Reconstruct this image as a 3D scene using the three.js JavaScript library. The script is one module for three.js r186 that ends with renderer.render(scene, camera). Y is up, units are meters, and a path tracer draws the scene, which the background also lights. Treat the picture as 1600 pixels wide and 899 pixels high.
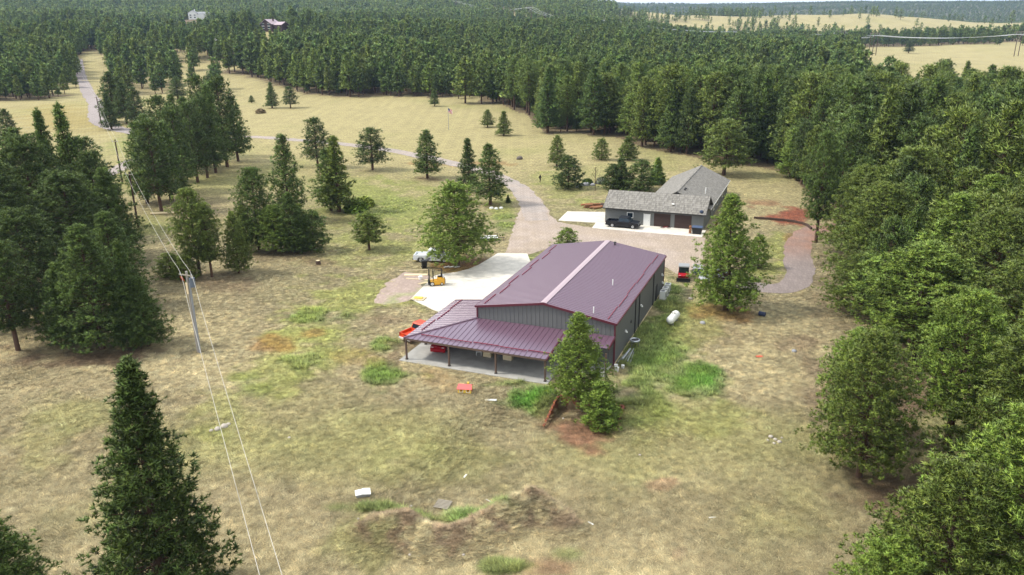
import * as THREE from 'three';
import { mergeGeometries } from 'three/addons/utils/BufferGeometryUtils.js';
import { MarchingCubes } from 'three/addons/objects/MarchingCubes.js';

// ---------------------------------------------------------------- camera, sky, sun, exposure
const scene = new THREE.Scene();
const camera = new THREE.PerspectiveCamera(40.46, 1024 / 575, 0.5, 20000);
camera.rotation.order = 'YXZ';
camera.position.set(0, 35, 0);
camera.rotation.set(-0.33, 0, -0.0121);
camera.updateMatrixWorld(true);

const renderer = new THREE.WebGLRenderer({ antialias: true });
renderer.setSize(1024, 575);
renderer.toneMapping = THREE.LinearToneMapping;
renderer.toneMappingExposure = 2.12;
renderer.shadowMap.enabled = true;

function mulberry(a) { return () => { a |= 0; a = (a + 0x6d2b79f5) | 0; let t = Math.imul(a ^ (a >>> 15), 1 | a); t = (t + Math.imul(t ^ (t >>> 7), 61 | t)) ^ t; return ((t ^ (t >>> 14)) >>> 0) / 4294967296; }; }
const rnd = mulberry(7);
const R = (a, b) => a + (b - a) * rnd();
const clamp = (x, a = 0, b = 1) => Math.min(b, Math.max(a, x));
const sstep = (a, b, x) => { const t = clamp((x - a) / (b - a)); return t * t * (3 - 2 * t); };
const lerp = (a, b, t) => a + (b - a) * t;
function hash2(i, j, s) { let h = Math.imul(i, 374761393) ^ Math.imul(j, 668265263) ^ Math.imul(s, 2147483647); h = Math.imul(h ^ (h >>> 13), 1274126177); return ((h ^ (h >>> 16)) >>> 0) / 4294967296; }
function vnoise(x, y, s = 1, per = 0) {
  let i = Math.floor(x), j = Math.floor(y); const fx = x - i, fy = y - j, u = fx * fx * (3 - 2 * fx), v = fy * fy * (3 - 2 * fy);
  const w = (a) => per ? ((a % per) + per) % per : a;
  const a = hash2(w(i), w(j), s), b = hash2(w(i + 1), w(j), s), c = hash2(w(i), w(j + 1), s), d = hash2(w(i + 1), w(j + 1), s);
  return lerp(lerp(a, b, u), lerp(c, d, u), v);
}
function fbm(x, y, oct = 4, s = 1, per = 0) { let f = 0, a = 0.5, n = 0; for (let k = 0; k < oct; k++) { f += a * vnoise(x, y, s + k * 17, per); n += a; x *= 2; y *= 2; per *= 2; a *= 0.5; } return f / n; }

{ // bright, thinly overcast sky, computed
  const W = 512, H = 256, d = new Float32Array(W * H * 4);
  for (let j = 0; j < H; j++) for (let i = 0; i < W; i++) {
    const el = ((j + 0.5) / H - 0.5) * Math.PI, az = (i / W) * Math.PI * 2, y = Math.max(0, Math.sin(el));
    const k = 1 / (y + 0.25), cl = fbm(Math.cos(az) * k * 1.6 + 9, Math.sin(az) * k * 1.6 + 4, 4, 5);
    const c = sstep(0.3, 0.62, cl);
    const o = (j * W + i) * 4;
    const blue = [0.38, 0.5, 0.68], white = [0.70, 0.71, 0.72];
    const hz = Math.exp(-y * 7);
    for (let q = 0; q < 3; q++) d[o + q] = lerp(lerp(blue[q], white[q], 0.35 + 0.65 * c), [0.68, 0.73, 0.78][q], hz * 0.8);
    d[o + 3] = 1;
  }
  const t = new THREE.DataTexture(d, W, H, THREE.RGBAFormat, THREE.FloatType);
  t.mapping = THREE.EquirectangularReflectionMapping; t.magFilter = THREE.LinearFilter; t.minFilter = THREE.LinearFilter; t.needsUpdate = true;
  scene.background = t; scene.environment = t;
}
const sun = new THREE.DirectionalLight(new THREE.Color(1, 0.95, 0.86), 2.0);
sun.position.set(-150, 175, -108); sun.target.position.set(0, 0, -100);
sun.castShadow = true; sun.shadow.radius = 16; sun.shadow.mapSize.set(4096, 4096);
Object.assign(sun.shadow.camera, { left: -200, right: 200, top: 200, bottom: -200, near: 1, far: 800 });
scene.add(sun, sun.target);
scene.fog = new THREE.FogExp2(new THREE.Color(0.5, 0.68, 1.0), 0.00008);

// ---------------------------------------------------------------- pixels to directions and places
const F = 1220, TH = 0.33, RO = -0.0121, EYE = 35;
function ray(px, py) {
  const x = px - 800, y = py - 449.5, c = Math.cos(-RO), s = Math.sin(-RO), xi = (c * x - s * y) / F, up = -(s * x + c * y) / F;
  return [xi, up * Math.cos(TH) - Math.sin(TH), -(Math.cos(TH) + up * Math.sin(TH))];
}
function proj(x, y, z) {
  y -= EYE; const dep = -z * Math.cos(TH) - y * Math.sin(TH);
  if (dep < 0.5) return null;
  const xi = F * x / dep, yi = -F * (y * Math.cos(TH) - z * Math.sin(TH)) / dep, c = Math.cos(RO), s = Math.sin(RO);
  return [800 + c * xi - s * yi, 449.5 + s * xi + c * yi, dep];
}
const plane = (px, py, h = 0) => { const d = ray(px, py), t = (h - EYE) / d[1]; return [d[0] * t, d[2] * t]; };
// barn frame: v to its right side, u towards its back, from its front right corner; the garage has the same heading
const HD = 0.382, BO = [10.76, -76.13], GO = [33.53, -130.93];
const toW = (O, v, u) => [O[0] + v * Math.cos(HD) + u * Math.sin(HD), O[1] + v * Math.sin(HD) - u * Math.cos(HD)];
const toL = (O, x, z) => { const a = x - O[0], b = z - O[1]; return [a * Math.cos(HD) + b * Math.sin(HD), a * Math.sin(HD) - b * Math.cos(HD)]; };

// ---------------------------------------------------------------- terrain
const bermLine = [[588, 800], [632, 792], [662, 803], [700, 808], [742, 796], [790, 774], [832, 760], [878, 778]].map(([a, b]) => plane(a, b, 0.9));
const bermTop = [1.0, 1.9, 1.6, 1.2, 1.6, 2.0, 2.3, 0.9];
function berm(x, z) {
  let best = 1e9, bh = 0, bs = 0;
  for (let i = 0; i + 1 < bermLine.length; i++) {
    const [ax, az] = bermLine[i], [bx, bz] = bermLine[i + 1], dx = bx - ax, dz = bz - az, t = clamp(((x - ax) * dx + (z - az) * dz) / (dx * dx + dz * dz));
    const qx = x - ax - dx * t, qz = z - az - dz * t, d = Math.hypot(qx, qz);
    if (d < best) { best = d; bh = lerp(bermTop[i], bermTop[i + 1], t); bs = dx * qz - dz * qx; }
  }
  const w = bs > 0 ? 2.9 : 1.3;      // long face towards the camera side, short one behind
  if (best > w) return 0;
  const n = 0.75 + 0.5 * fbm(x * 1.3, z * 1.3, 4, 31);
  return bh * (1 - best / w) * (0.75 + 0.25 * (best / w)) * n;
}
const knolls = [[-433, -1136, 11, 60], [-215, -743, 10, 45], [-210, -594, 7, 30], [-467, -848, 9, 40]];   // rises that carry the far houses
function height(x, z) {
  const D = Math.hypot(x, z), a = z < -1 ? x / -z : (x < 0 ? -9 : 9);
  let h = 0;
  if (D < 130) {
    const [v, u] = toL(BO, x, z);
    const side = sstep(-12, -6, v) * (1 - sstep(6, 16, v));
    h -= 1.05 * sstep(-7.6, -14.5, u) * side;
    if (v > -3.05 && v < 3.4 && u > -14 && u < -8.8) h = -1.1 - 0.12 * fbm(x * 2, z * 2, 2, 3);
    if (D < 62) h += berm(x, z);
    h += (fbm(x * 0.5, z * 0.5, 3, 77) - 0.5) * 0.14 * sstep(-6, -10, u) + (fbm(x * 0.09, z * 0.09, 2, 78) - 0.5) * 1.0 * sstep(-14, -22, u);
  }
  if (D > 170) h += (fbm(x * 0.012, z * 0.012, 3, 11) - 0.45) * 5 * sstep(170, 420, D);
  if (D > 330) {
    const A = 1 - 0.95 * sstep(0.0, 0.3, a);
    const p = D < 1000 ? 22 * Math.pow(clamp((D - 330) / 670), 1.3) : 22 + 54 * sstep(900, 2000, D) + 8 * sstep(1900, 2800, D);
    h += p * A * (0.85 + 0.3 * fbm(x * 0.0016 + 3, z * 0.0016, 3, 21)) * (1 - 0.5 * sstep(2900, 4000, D));
  }
  if (D > 420) h += (fbm(x * 0.0032, z * 0.0032, 3, 81) - 0.5) * 34 * sstep(420, 900, D) * (1 - 0.75 * sstep(0.1, 0.35, a));
  if (D > 500 && D < 1300 && x < -100) for (const [kx, kz, kh, kr] of knolls) { const d2 = ((x - kx) ** 2 + (z - kz) ** 2) / (kr * kr); if (d2 < 6) h += kh * Math.exp(-d2); }
  if (D > 1000) {
    const g = sstep(0.12, 0.28, a) * (1 - 0.55 * sstep(0.42, 0.62, a));
    h += 32 * g * sstep(1150, 1750, D) * (1 - 0.7 * sstep(1900, 2500, D)) * (0.75 + 0.5 * fbm(x * 0.003, z * 0.003, 3, 41));
    h += (sstep(2500, 4300, D) * 78 + sstep(5000, 7200, D) * 22) * (0.75 + 0.5 * fbm(x * 0.0008 + 7, z * 0.0008, 3, 51));
  }
  return h;
}
function at(px, py) {                  // where the line of sight through a pixel meets the ground
  const d = ray(px, py); let t = 20, dt = 2;
  if (d[1] > 0.02) return null;
  for (; t < 9000; t += dt, dt = Math.max(0.5, t * 0.01)) {
    if (EYE + d[1] * t < height(d[0] * t, d[2] * t)) break;
  }
  let lo = t - dt * 1.02, hi = t;
  for (let k = 0; k < 24; k++) { const m = (lo + hi) / 2; if (EYE + d[1] * m < height(d[0] * m, d[2] * m)) hi = m; else lo = m; }
  return [d[0] * hi, height(d[0] * hi, d[2] * hi), d[2] * hi];
}
const P3 = (px, py) => new THREE.Vector3(...at(px, py));

// where woods stand, as outlines of their floor (image positions looked up through the camera above)
const woods = [
  [[-2600, 330], [-900, 200], [-200, 168], [0, 155], [60, 158], [118, 150], [121, 118], [119, 95], [128, 78], [150, 72], [162, 92], [200, 88], [245, 100], [262, 92], [300, 118], [340, 118], [400, 122], [440, 135], [479, 149], [570, 152], [642, 148], [703, 152], [733, 163], [778, 161], [816, 171], [850, 206], [903, 208], [926, 216], [967, 217], [1000, 226], [1076, 240], [1095, 246], [1185, 260], [1235, 274], [1262, 300], [1292, 330], [1330, 352], [1345, 420], [1350, 480], [1372, 540], [1440, 600], [1500, 640], [1560, 720], [1640, 800], [1800, 1100], [4000, 1100], [4000, -60], [-2600, -60]],
];
const clearings = [
  [[1333, 122], [1344, 74], [1390, 64], [1480, 60], [1600, 62], [2400, 62], [2400, 200], [1600, 186], [1420, 182], [1350, 160]],
  [[770, 10], [800, 20], [860, 33], [900, 45], [935, 50], [930, 54], [890, 51], [840, 40], [790, 28], [760, 16]],
  [[126, 200], [122, 120], [128, 84], [150, 80], [160, 100], [175, 140], [170, 200]],
];
function inside(poly, x, y) { let c = false; for (let i = 0, j = poly.length - 1; i < poly.length; j = i++) { const [xi, yi] = poly[i], [xj, yj] = poly[j]; if ((yi > y) !== (yj > y) && x < ((xj - xi) * (y - yi)) / (yj - yi) + xi) c = !c; } return c; }
function wooded(x, z) {                // 0 open, 1 wood
  const D = Math.hypot(x, z), a = z < -1 ? x / -z : 9;
  if (D > 1010 && D < 1250 && a > 0.41) return fbm(x * 0.012, z * 0.012, 3, 63) > 0.36 ? 0.85 : 0.1;
  if (D > 1250 && a > 0.13 && D < 2500) {
    const g = sstep(1150, 1400, D);
    return fbm(x * 0.006, z * 0.006, 3, 61) < 0.36 - 0.1 * g ? 0.4 : 0.012;
  }
  if (D > 2500) return fbm(x * 0.002, z * 0.002, 3, 62) > 0.22 ? 1 : 0.2;
  const p = proj(x, height(x, z), z);
  if (!p) return x > 20 && z < 30 ? 1 : 0;
  for (const c of clearings) if (inside(c, p[0], p[1])) return 0;
  const e = D > 150 ? (fbm(x * 0.02, z * 0.02, 3, 64) - 0.5) * 26 * Math.min(1, 300 / D + 0.25) : 0;       // ragged margins
  if (p[0] > 165 && p[0] < 345 && p[1] > 66 && p[1] < 150) return fbm(x * 0.012 + 5, z * 0.012, 3, 65) > 0.52 ? 0.4 : 0.045;
  for (const w of woods) if (inside(w, p[0] + e, p[1] + e)) return D > 350 && fbm(x * 0.014, z * 0.014, 3, 66) < 0.34 ? 0.3 : 1;
  return 0;
}

// ---------------------------------------------------------------- roads, yards and slabs as outlines on the ground
const roadLines = {
  drive: { w: 4.6, pts: [[-260, 372], [-120, 340], [40, 305], [120, 288], [170, 271], [207, 252], [250, 236], [310, 222], [350, 216], [390, 214], [450, 218], [500, 222], [560, 228], [620, 237], [660, 245], [710, 256], [755, 268], [792, 283], [818, 302], [832, 322], [838, 345]] },
  lane: { w: 6.2, pts: [[120, 92], [126, 120], [140, 150], [150, 165], [150, 182], [163, 195], [190, 203], [240, 213], [300, 219], [330, 218]] },
  loop: { w: 4.0, pts: [[1350, 352], [1310, 354], [1278, 358], [1256, 370], [1246, 388], [1247, 410], [1250, 428], [1240, 444], [1215, 452], [1185, 449], [1150, 440], [1110, 428], [1075, 415]] },
};
const smooth = (pts) => new THREE.CatmullRomCurve3(pts, false, 'centripetal');
for (const k in roadLines) { const r = roadLines[k]; r.curve = smooth(r.pts.map(([a, b]) => P3(a, b))); r.line = r.curve.getSpacedPoints(160); }
const yardPx = [[826, 304], [812, 330], [803, 352], [796, 375], [789, 396], [826, 398], [866, 386], [905, 384], [980, 395], [1040, 418], [1062, 432], [1086, 424], [1102, 400], [1104, 372], [1060, 366], [980, 360], [924, 356], [872, 347], [862, 338], [852, 322], [843, 308]];
const yardW = yardPx.map(([a, b]) => plane(a, b));
const drivewayL = [[-23.46, 36.2], [-28, 35], [-28.1, 31.5], [-28.3, 28.2], [-28.9, 25.6], [-29.9, 23.8], [-31.2, 22.5], [-32.2, 21.3], [-31.6, 17.2], [-30.6, 11.1], [-25.3, 8.15], [-21.2, 6.9], [-15.75, 6.6], [-15.75, 22], [-17, 24.6], [-19.5, 28.4]];
const drivewayW = drivewayL.map(([v, u]) => toW(BO, v, u));
const gravelBedW = [[632, 425], [655, 428], [676, 434], [672, 448], [655, 460], [641, 469], [620, 474], [598, 476], [582, 473], [590, 460], [604, 443]].map(([a, b]) => plane(a, b));
const nearLine = (line, x, z) => { let b = 1e9; for (const p of line) { const d = (p.x - x) ** 2 + (p.z - z) ** 2; if (d < b) b = d; } return Math.sqrt(b); };
function paved(x, z) {
  const [v, u] = toL(BO, x, z);
  if (v > -22.3 && v < 0.1 && u > -7 && u < 26.4 && !(v < -15.8 && u > 6.6)) return true;
  const g = toL(GO, x, z);
  if (g[0] > -19 && g[0] < 0.2 && g[1] > -4.4 && g[1] < 33) return true;
  if (g[0] > -27 && g[0] < -18 && g[1] > -1.2 && g[1] < 8) return true;
  if (inside(drivewayW, x, z) || inside(yardW, x, z)) return true;
  for (const k in roadLines) if (nearLine(roadLines[k].line, x, z) < roadLines[k].w / 2 + 0.2) return true;
  return false;
}

// ---------------------------------------------------------------- what grows where: colours of the ground cover (linear)
const lin = (r, g, b) => new THREE.Color().setRGB(r / 255, g / 255, b / 255, THREE.SRGBColorSpace).toArray();
const DRY = lin(181, 167, 127), DRY2 = lin(160, 147, 112), MEADOW = lin(196, 182, 130), LAWN = lin(164, 167, 92), GREEN = lin(112, 138, 58), LUSH = lin(98, 142, 52), LITTER = lin(120, 98, 76), RED = lin(160, 118, 92), DIRT = lin(140, 118, 94), RUST = lin(172, 122, 66), PINK = lin(178, 150, 138);
const BRUSH = lin(78, 88, 60);   // undergrowth of the far woods
function spot(cx, cy, rx, ry, col, s = 1, warp = 1) {
  const c = plane(cx, cy), e = plane(cx + rx, cy), f = plane(cx, cy - ry), n = plane(cx, cy + ry);
  return { x: (f[0] + n[0]) / 2, z: (f[1] + n[1]) / 2, ax: e[0] - c[0], az: e[1] - c[1], bx: (f[0] - n[0]) / 2, bz: (f[1] - n[1]) / 2, col, s, warp };
}
const spots = [
  spot(600, 588, 52, 24, GREEN, 0.95), spot(598, 540, 30, 16, GREEN, 0.85), spot(480, 522, 100, 34, LAWN, 0.85), spot(430, 580, 60, 40, LAWN, 0.7), spot(560, 465, 110, 30, LAWN, 0.8), spot(520, 545, 50, 46, LAWN, 0.6), spot(500, 500, 70, 14, GREEN, 0.6), spot(470, 565, 40, 14, GREEN, 0.5), spot(395, 610, 30, 30, GREEN, 0.35),
  spot(420, 540, 48, 16, RUST, 0.6), spot(490, 520, 22, 10, RUST, 0.5),
  spot(832, 622, 42, 32, LUSH, 1), spot(800, 600, 40, 6, GREEN, 0.6), spot(1088, 600, 52, 30, LUSH, 1), spot(1020, 590, 90, 44, GREEN, 0.75), spot(1015, 545, 66, 60, GREEN, 0.8), spot(1045, 480, 34, 50, GREEN, 0.8), spot(1090, 500, 56, 40, LAWN, 0.7), spot(990, 640, 80, 34, GREEN, 0.6), spot(1050, 650, 120, 40, LAWN, 0.5),
  spot(905, 668, 46, 26, RED, 0.9), spot(925, 690, 30, 12, RED, 0.8), spot(1042, 747, 26, 10, RED, 0.75), spot(1165, 445, 30, 10, RED, 0.3), spot(1120, 520, 60, 30, DIRT, 0.3), spot(850, 640, 26, 26, RED, 0.35), spot(690, 590, 40, 22, RUST, 0.2), spot(560, 560, 40, 20, RUST, 0.25),
  spot(1238, 338, 52, 14, spotCol(168, 92, 66), 0.95), spot(1196, 318, 36, 7, spotCol(168, 100, 72), 0.5), spot(1215, 392, 26, 34, LAWN, 0.8), spot(1205, 424, 36, 16, LAWN, 0.8), spot(1236, 385, 12, 24, RUST, 0.6),
  spot(730, 412, 66, 16, RUST, 0.8), spot(735, 408, 56, 10, LITTER, 0.7), spot(690, 415, 26, 10, RUST, 0.6), spot(800, 418, 30, 20, LAWN, 0.8), spot(842, 402, 26, 10, GREEN, 0.5),
  spot(610, 330, 120, 50, LAWN, 0.9), spot(600, 320, 50, 22, GREEN, 0.4), spot(560, 300, 70, 28, LAWN, 0.7), spot(590, 390, 150, 36, LAWN, 0.6), spot(700, 380, 60, 26, LAWN, 0.6), spot(782, 330, 30, 40, LAWN, 0.9), spot(788, 350, 22, 22, GREEN, 0.5), spot(640, 290, 40, 12, LAWN, 0.5), spot(530, 310, 26, 10, LUSH, 0.45), spot(668, 280, 24, 5, RED, 0.45), spot(768, 321, 18, 6, RED, 0.4),
  spot(885, 300, 60, 20, LAWN, 0.6), spot(860, 280, 40, 14, LAWN, 0.7), spot(920, 318, 40, 8, LAWN, 0.8), spot(720, 256, 90, 5, RUST, 0.5), spot(960, 265, 120, 10, LAWN, 0.35), spot(1180, 300, 60, 14, MEADOW, 0.6),
  spot(240, 355, 44, 26, LAWN, 0.55), spot(200, 230, 40, 22, LAWN, 0.7), spot(100, 190, 90, 24, spotCol(182, 160, 84), 0.6), spot(330, 290, 60, 20, LAWN, 0.3), spot(135, 130, 12, 40, LAWN, 0.7),
  spot(640, 795, 130, 9, GREEN, 0.7), spot(720, 790, 60, 12, LUSH, 0.6), spot(850, 868, 70, 22, RED, 0.55), spot(800, 866, 60, 14, GREEN, 0.7), spot(890, 850, 40, 14, GREEN, 0.5), spot(690, 720, 120, 40, LAWN, 0.25), spot(560, 850, 60, 40, LAWN, 0.35),
  spot(120, 650, 90, 30, LAWN, 0.35), spot(60, 700, 60, 30, LAWN, 0.3), spot(350, 640, 60, 30, LAWN, 0.4), spot(330, 680, 40, 14, LAWN, 0.4), spot(420, 610, 50, 26, LAWN, 0.35),
  spot(120, 560, 170, 18, LITTER, 0.85), spot(340, 440, 70, 18, LITTER, 0.6), spot(450, 398, 70, 12, LITTER, 0.6), spot(300, 330, 90, 26, DIRT, 0.35), spot(540, 345, 50, 12, LITTER, 0.45), spot(1140, 490, 60, 18, RUST, 0.55), spot(1380, 640, 80, 130, LITTER, 0.9), spot(1440, 780, 110, 80, LITTER, 0.8), spot(1300, 470, 40, 80, LITTER, 0.35), spot(1250, 540, 40, 16, DIRT, 0.6), spot(1300, 610, 40, 60, DIRT, 0.45), spot(905, 640, 90, 12, DIRT, 0.3),
  spot(610, 500, 40, 14, DIRT, 0.5), spot(618, 560, 16, 22, DIRT, 0.6), spot(640, 545, 18, 10, DIRT, 0.6), spot(500, 412, 26, 8, DIRT, 0.6), spot(1063, 858, 12, 16, DIRT, 0.6), spot(1100, 790, 120, 60, DRY2, 0.5),
];
function spotCol(r, g, b) { return lin(r, g, b); }
function cover(x, z, out) {
  const D = Math.hypot(x, z);
  const n1 = fbm(x * 0.05, z * 0.05, 4, 101), n2 = fbm(x * 0.6, z * 0.6, 3, 102), n3 = fbm(x * 0.011, z * 0.011, 3, 103);
  const far = sstep(110, 230, D);
  for (let q = 0; q < 3; q++) out[q] = lerp(lerp(DRY[q], DRY2[q], sstep(0.35, 0.65, n1)), MEADOW[q], far);
  const g = sstep(0.5, 0.75, n3 * 0.5 + n1 * 0.5) * (D < 400 ? 0.5 : 0.25);
  for (let q = 0; q < 3; q++) out[q] = lerp(out[q], LAWN[q], g);
  if (D < 420) for (const s of spots) {
    const dx = x - s.x, dz = z - s.z, det = s.ax * s.bz - s.az * s.bx, a = (dx * s.bz - dz * s.bx) / det, b = (s.ax * dz - s.az * dx) / det;
    if (a > 1.6 || a < -1.6 || b > 1.6 || b < -1.6) continue;
    const r = Math.hypot(a, b) + (fbm(x * 0.35 + 40, z * 0.35, 3, 104) - 0.5) * 1.5 * s.warp + (n2 - 0.5) * 0.7;
    const k = s.s * (1 - sstep(0.4, 1.15, r));
    if (k > 0) for (let q = 0; q < 3; q++) out[q] = lerp(out[q], s.col[q], k);
  }
  if (D < 62) { const b = berm(x, z); if (b > 0.12) { const k = sstep(0.12, 0.5, b) * sstep(0.4, 0.58, fbm(x * 0.9, z * 0.9, 4, 105)) * 0.85; for (let q = 0; q < 3; q++) out[q] = lerp(out[q], DIRT[q], k); } }
  const [v, u] = toL(BO, x, z);
  if (v > -3.3 && v < 3.6 && u > -14.2 && u < -8.6) { const k = 0.55 * sstep(0.3, 0.6, n2); for (let q = 0; q < 3; q++) out[q] = lerp(out[q], RED[q], k); }
  if (D > 90) { const w = wooded(x, z); if (w > 0.3) { const k = 0.8 * w; for (let q = 0; q < 3; q++) out[q] = lerp(out[q], D > 1500 ? BRUSH[q] : LITTER[q], k); } }
  const m = (0.8 + 0.4 * n2) * (D < 160 ? 0.82 + 0.36 * hash2((x * 2.4) | 0, (z * 2.4) | 0, 6) : 1);
  for (let q = 0; q < 3; q++) out[q] *= m;
  return out;
}

// ---------------------------------------------------------------- textures
function dataTex(n, fn, srgb, rx = 1, ry = 1) {
  const d = new Uint8Array(n * n * 4), c = [0, 0, 0];
  for (let j = 0; j < n; j++) for (let i = 0; i < n; i++) { fn(i / n, j / n, c, i, j); const o = (j * n + i) * 4; d[o] = clamp(c[0]) * 255; d[o + 1] = clamp(c[1]) * 255; d[o + 2] = clamp(c[2]) * 255; d[o + 3] = 255; }
  const t = new THREE.DataTexture(d, n, n); t.wrapS = t.wrapT = THREE.RepeatWrapping; t.magFilter = THREE.LinearFilter; t.minFilter = THREE.LinearMipmapLinearFilter; t.generateMipmaps = true;
  if (srgb) t.colorSpace = THREE.SRGBColorSpace; t.repeat.set(rx, ry); t.needsUpdate = true; return t;
}
function strawTexture() {             // matted dead grass: thousands of short strokes
  const n = 1024, f = new Float32Array(n * n).fill(0.5), r = mulberry(99);
  for (let k = 0; k < 52000; k++) {
    let x = r() * n, y = r() * n; const a = (r() - 0.5) * 2.2 + 0.5, L = 6 + r() * 20, v = r() * 0.9 + 0.05;
    for (let t = 0; t < L; t++) { const i = ((x | 0) + n) % n, j = ((y | 0) + n) % n; f[j * n + i] = lerp(f[j * n + i], v, 0.6); x += Math.cos(a); y += Math.sin(a); }
  }
  return f;
}
const straw = strawTexture();
const strawMap = dataTex(1024, (u, v, c, i, j) => { const s = straw[j * 1024 + i], n = fbm(u * 12, v * 12, 3, 7, 12), k = 0.5 + 0.56 * s + 0.3 * (n - 0.5); c[0] = k; c[1] = k * (0.985 + 0.03 * n); c[2] = k * 0.97; }, true);
const strawBump = dataTex(1024, (u, v, c, i, j) => { const s = straw[j * 1024 + i]; c[0] = c[1] = c[2] = s; }, false);
const grit = (seed, lo, hi, sc) => dataTex(512, (u, v, c) => { const n = fbm(u * sc, v * sc, 4, seed, sc), m = hash2((u * 512) | 0, (v * 512) | 0, seed), k = lerp(lo, hi, 0.6 * n + 0.4 * m); c[0] = c[1] = c[2] = k; }, true);
const gravelMap = grit(21, 0.55, 1.16, 20), concreteMap = grit(22, 0.74, 1.06, 6), plainMap = grit(23, 0.85, 1.05, 12);

// ---------------------------------------------------------------- materials
const M = (hex, o = {}) => new THREE.MeshStandardMaterial({ color: hex, roughness: 0.8, ...o });
const mat = {
  ground: new THREE.MeshStandardMaterial({ vertexColors: true, roughness: 1, map: strawMap, bumpMap: strawBump, bumpScale: 0.09 }),
  gravel: M('#b3a89d', { map: gravelMap, roughness: 1, vertexColors: true }),
  concrete: M('#e3dccf', { map: concreteMap, roughness: 0.9 }), slab: M('#b4b2ac', { map: concreteMap, roughness: 0.9 }),
  maroon: new THREE.MeshPhysicalMaterial({ color: '#634558', roughness: 0.4, metalness: 0.1, ior: 1.9, clearcoat: 1, clearcoatRoughness: 0.27 }),
  trim: M('#5a2231', { roughness: 0.45 }), railred: M('#7d2438', { roughness: 0.5 }), cap: M('#a8959b', { roughness: 0.45 }),
  siding: M('#636464', { roughness: 0.55 }), dark: M('#2c2b2b', { roughness: 0.7 }), post: M('#5c4a40', { roughness: 0.7 }),
  white: M('#e6e6e2', { roughness: 0.5 }), offwhite: M('#cfcdc6', { roughness: 0.6 }), grey: M('#8b8d8e', { roughness: 0.5 }), steel: M('#b9bdc1', { roughness: 0.35, metalness: 0.7 }),
  black: M('#151516', { roughness: 0.6 }), rubber: M('#1a1a1a', { roughness: 0.9 }), glass: M('#1d2a33', { roughness: 0.08, metalness: 0.0 }), chrome: M('#c9ccd0', { roughness: 0.25, metalness: 0.9 }),
  house: M('#6d6f6d', { roughness: 0.75 }), brown: M('#37231c', { roughness: 0.6 }), wood: M('#8a6142', { roughness: 0.85, map: plainMap }), oldwood: M('#9b9384', { roughness: 0.95, map: plainMap }), paleWood: M('#d8c5a0', { roughness: 0.8 }),
  redwood: M('#7d4531', { roughness: 0.85, map: plainMap }), endgrain: M('#b9794f', { roughness: 0.9 }), rock: M('#b7aea2', { roughness: 0.95, map: plainMap }), redrock: M('#a56a48', { roughness: 0.95, map: plainMap }),
  bark: M('#4b3a30', { roughness: 1 }), yellow: M('#cf9a22', { roughness: 0.45 }), orange: M('#c93f12', { roughness: 0.4 }), red: M('#a01322', { roughness: 0.35 }), toyred: M('#c9605c', { roughness: 0.5 }), toyyellow: M('#efc84c', { roughness: 0.5 }),
  amber: M('#c0501a', { roughness: 0.4 }), lamp: M('#dfe6ea', { roughness: 0.2 }), tail: M('#8d1418', { roughness: 0.3 }), blue: M('#41506b', { roughness: 0.5 }), wire: M('#c8c4b8', { roughness: 0.5 }), wireFar: M('#d2d6da', { roughness: 0.5 }),
  shingle: new THREE.MeshStandardMaterial({ color: '#8a8680', roughness: 0.95, map: dataTex(512, (u, v, c) => { const row = Math.floor(v * 32), col = Math.floor(u * 24 + (row % 2) * 0.5 + hash2(row, 3, 8)), k = 0.8 + 0.24 * hash2(col, row, 4) + 0.12 * (fbm(u * 32, v * 32, 2, 5, 32) - 0.5), e = (v * 32) % 1 < 0.1 ? 0.8 : 1; c[0] = k * e; c[1] = k * e; c[2] = k * e * 0.99; }, true, 0.2, 0.2) }),
};

// ---------------------------------------------------------------- builders
const used = {};
function numbered(n) { const k = (used[n] = (used[n] ?? -1) + 1); return k ? `${n}_${String(k).padStart(3, '0')}` : n; }
function thing(name, label, category, x = 0, y = 0, z = 0, turn = 0, group) {
  const g = new THREE.Group(); g.name = numbered(name); g.position.set(x, y, z); g.rotation.y = turn; g.userData = { label, category }; if (group) g.userData.group = group; scene.add(g); return g;
}
function flat(g) { if (g.index) g = g.toNonIndexed(); for (const k of Object.keys(g.attributes)) if (!['position', 'normal', 'uv'].includes(k)) g.deleteAttribute(k); if (!g.attributes.normal) g.computeVertexNormals(); if (!g.attributes.uv) g.setAttribute('uv', new THREE.BufferAttribute(new Float32Array(g.attributes.position.count * 2), 2)); return g; }
function part(parent, name, geos, material) {
  geos = [].concat(geos).map(flat);
  const m = new THREE.Mesh(geos.length > 1 ? mergeGeometries(geos) : geos[0], material); m.name = name; parent.add(m); return m;
}
function solo(name, label, category, geos, material, x, y, z, turn = 0, group) {
  const m = part(scene, numbered(name), geos, material); m.position.set(x, y, z); m.rotation.y = turn; m.userData = { label, category }; if (group) m.userData.group = group; return m;
}
function structure(name, geos, material) { const m = part(scene, numbered(name), geos, material); m.userData = { kind: 'structure' }; return m; }
const tr = new THREE.Matrix4(), eu = new THREE.Euler();
function put(g, x, y, z, rx = 0, ry = 0, rz = 0) { g.applyMatrix4(tr.makeRotationFromEuler(eu.set(rx, ry, rz))); g.translate(x, y, z); return g; }
const B = (w, h, d, x = 0, y = 0, z = 0, rx = 0, ry = 0, rz = 0) => put(new THREE.BoxGeometry(w, h, d), x, y, z, rx, ry, rz);
const CY = (r0, r1, h, x = 0, y = 0, z = 0, rx = 0, ry = 0, rz = 0, n = 16) => put(new THREE.CylinderGeometry(r0, r1, h, n), x, y, z, rx, ry, rz);
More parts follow.
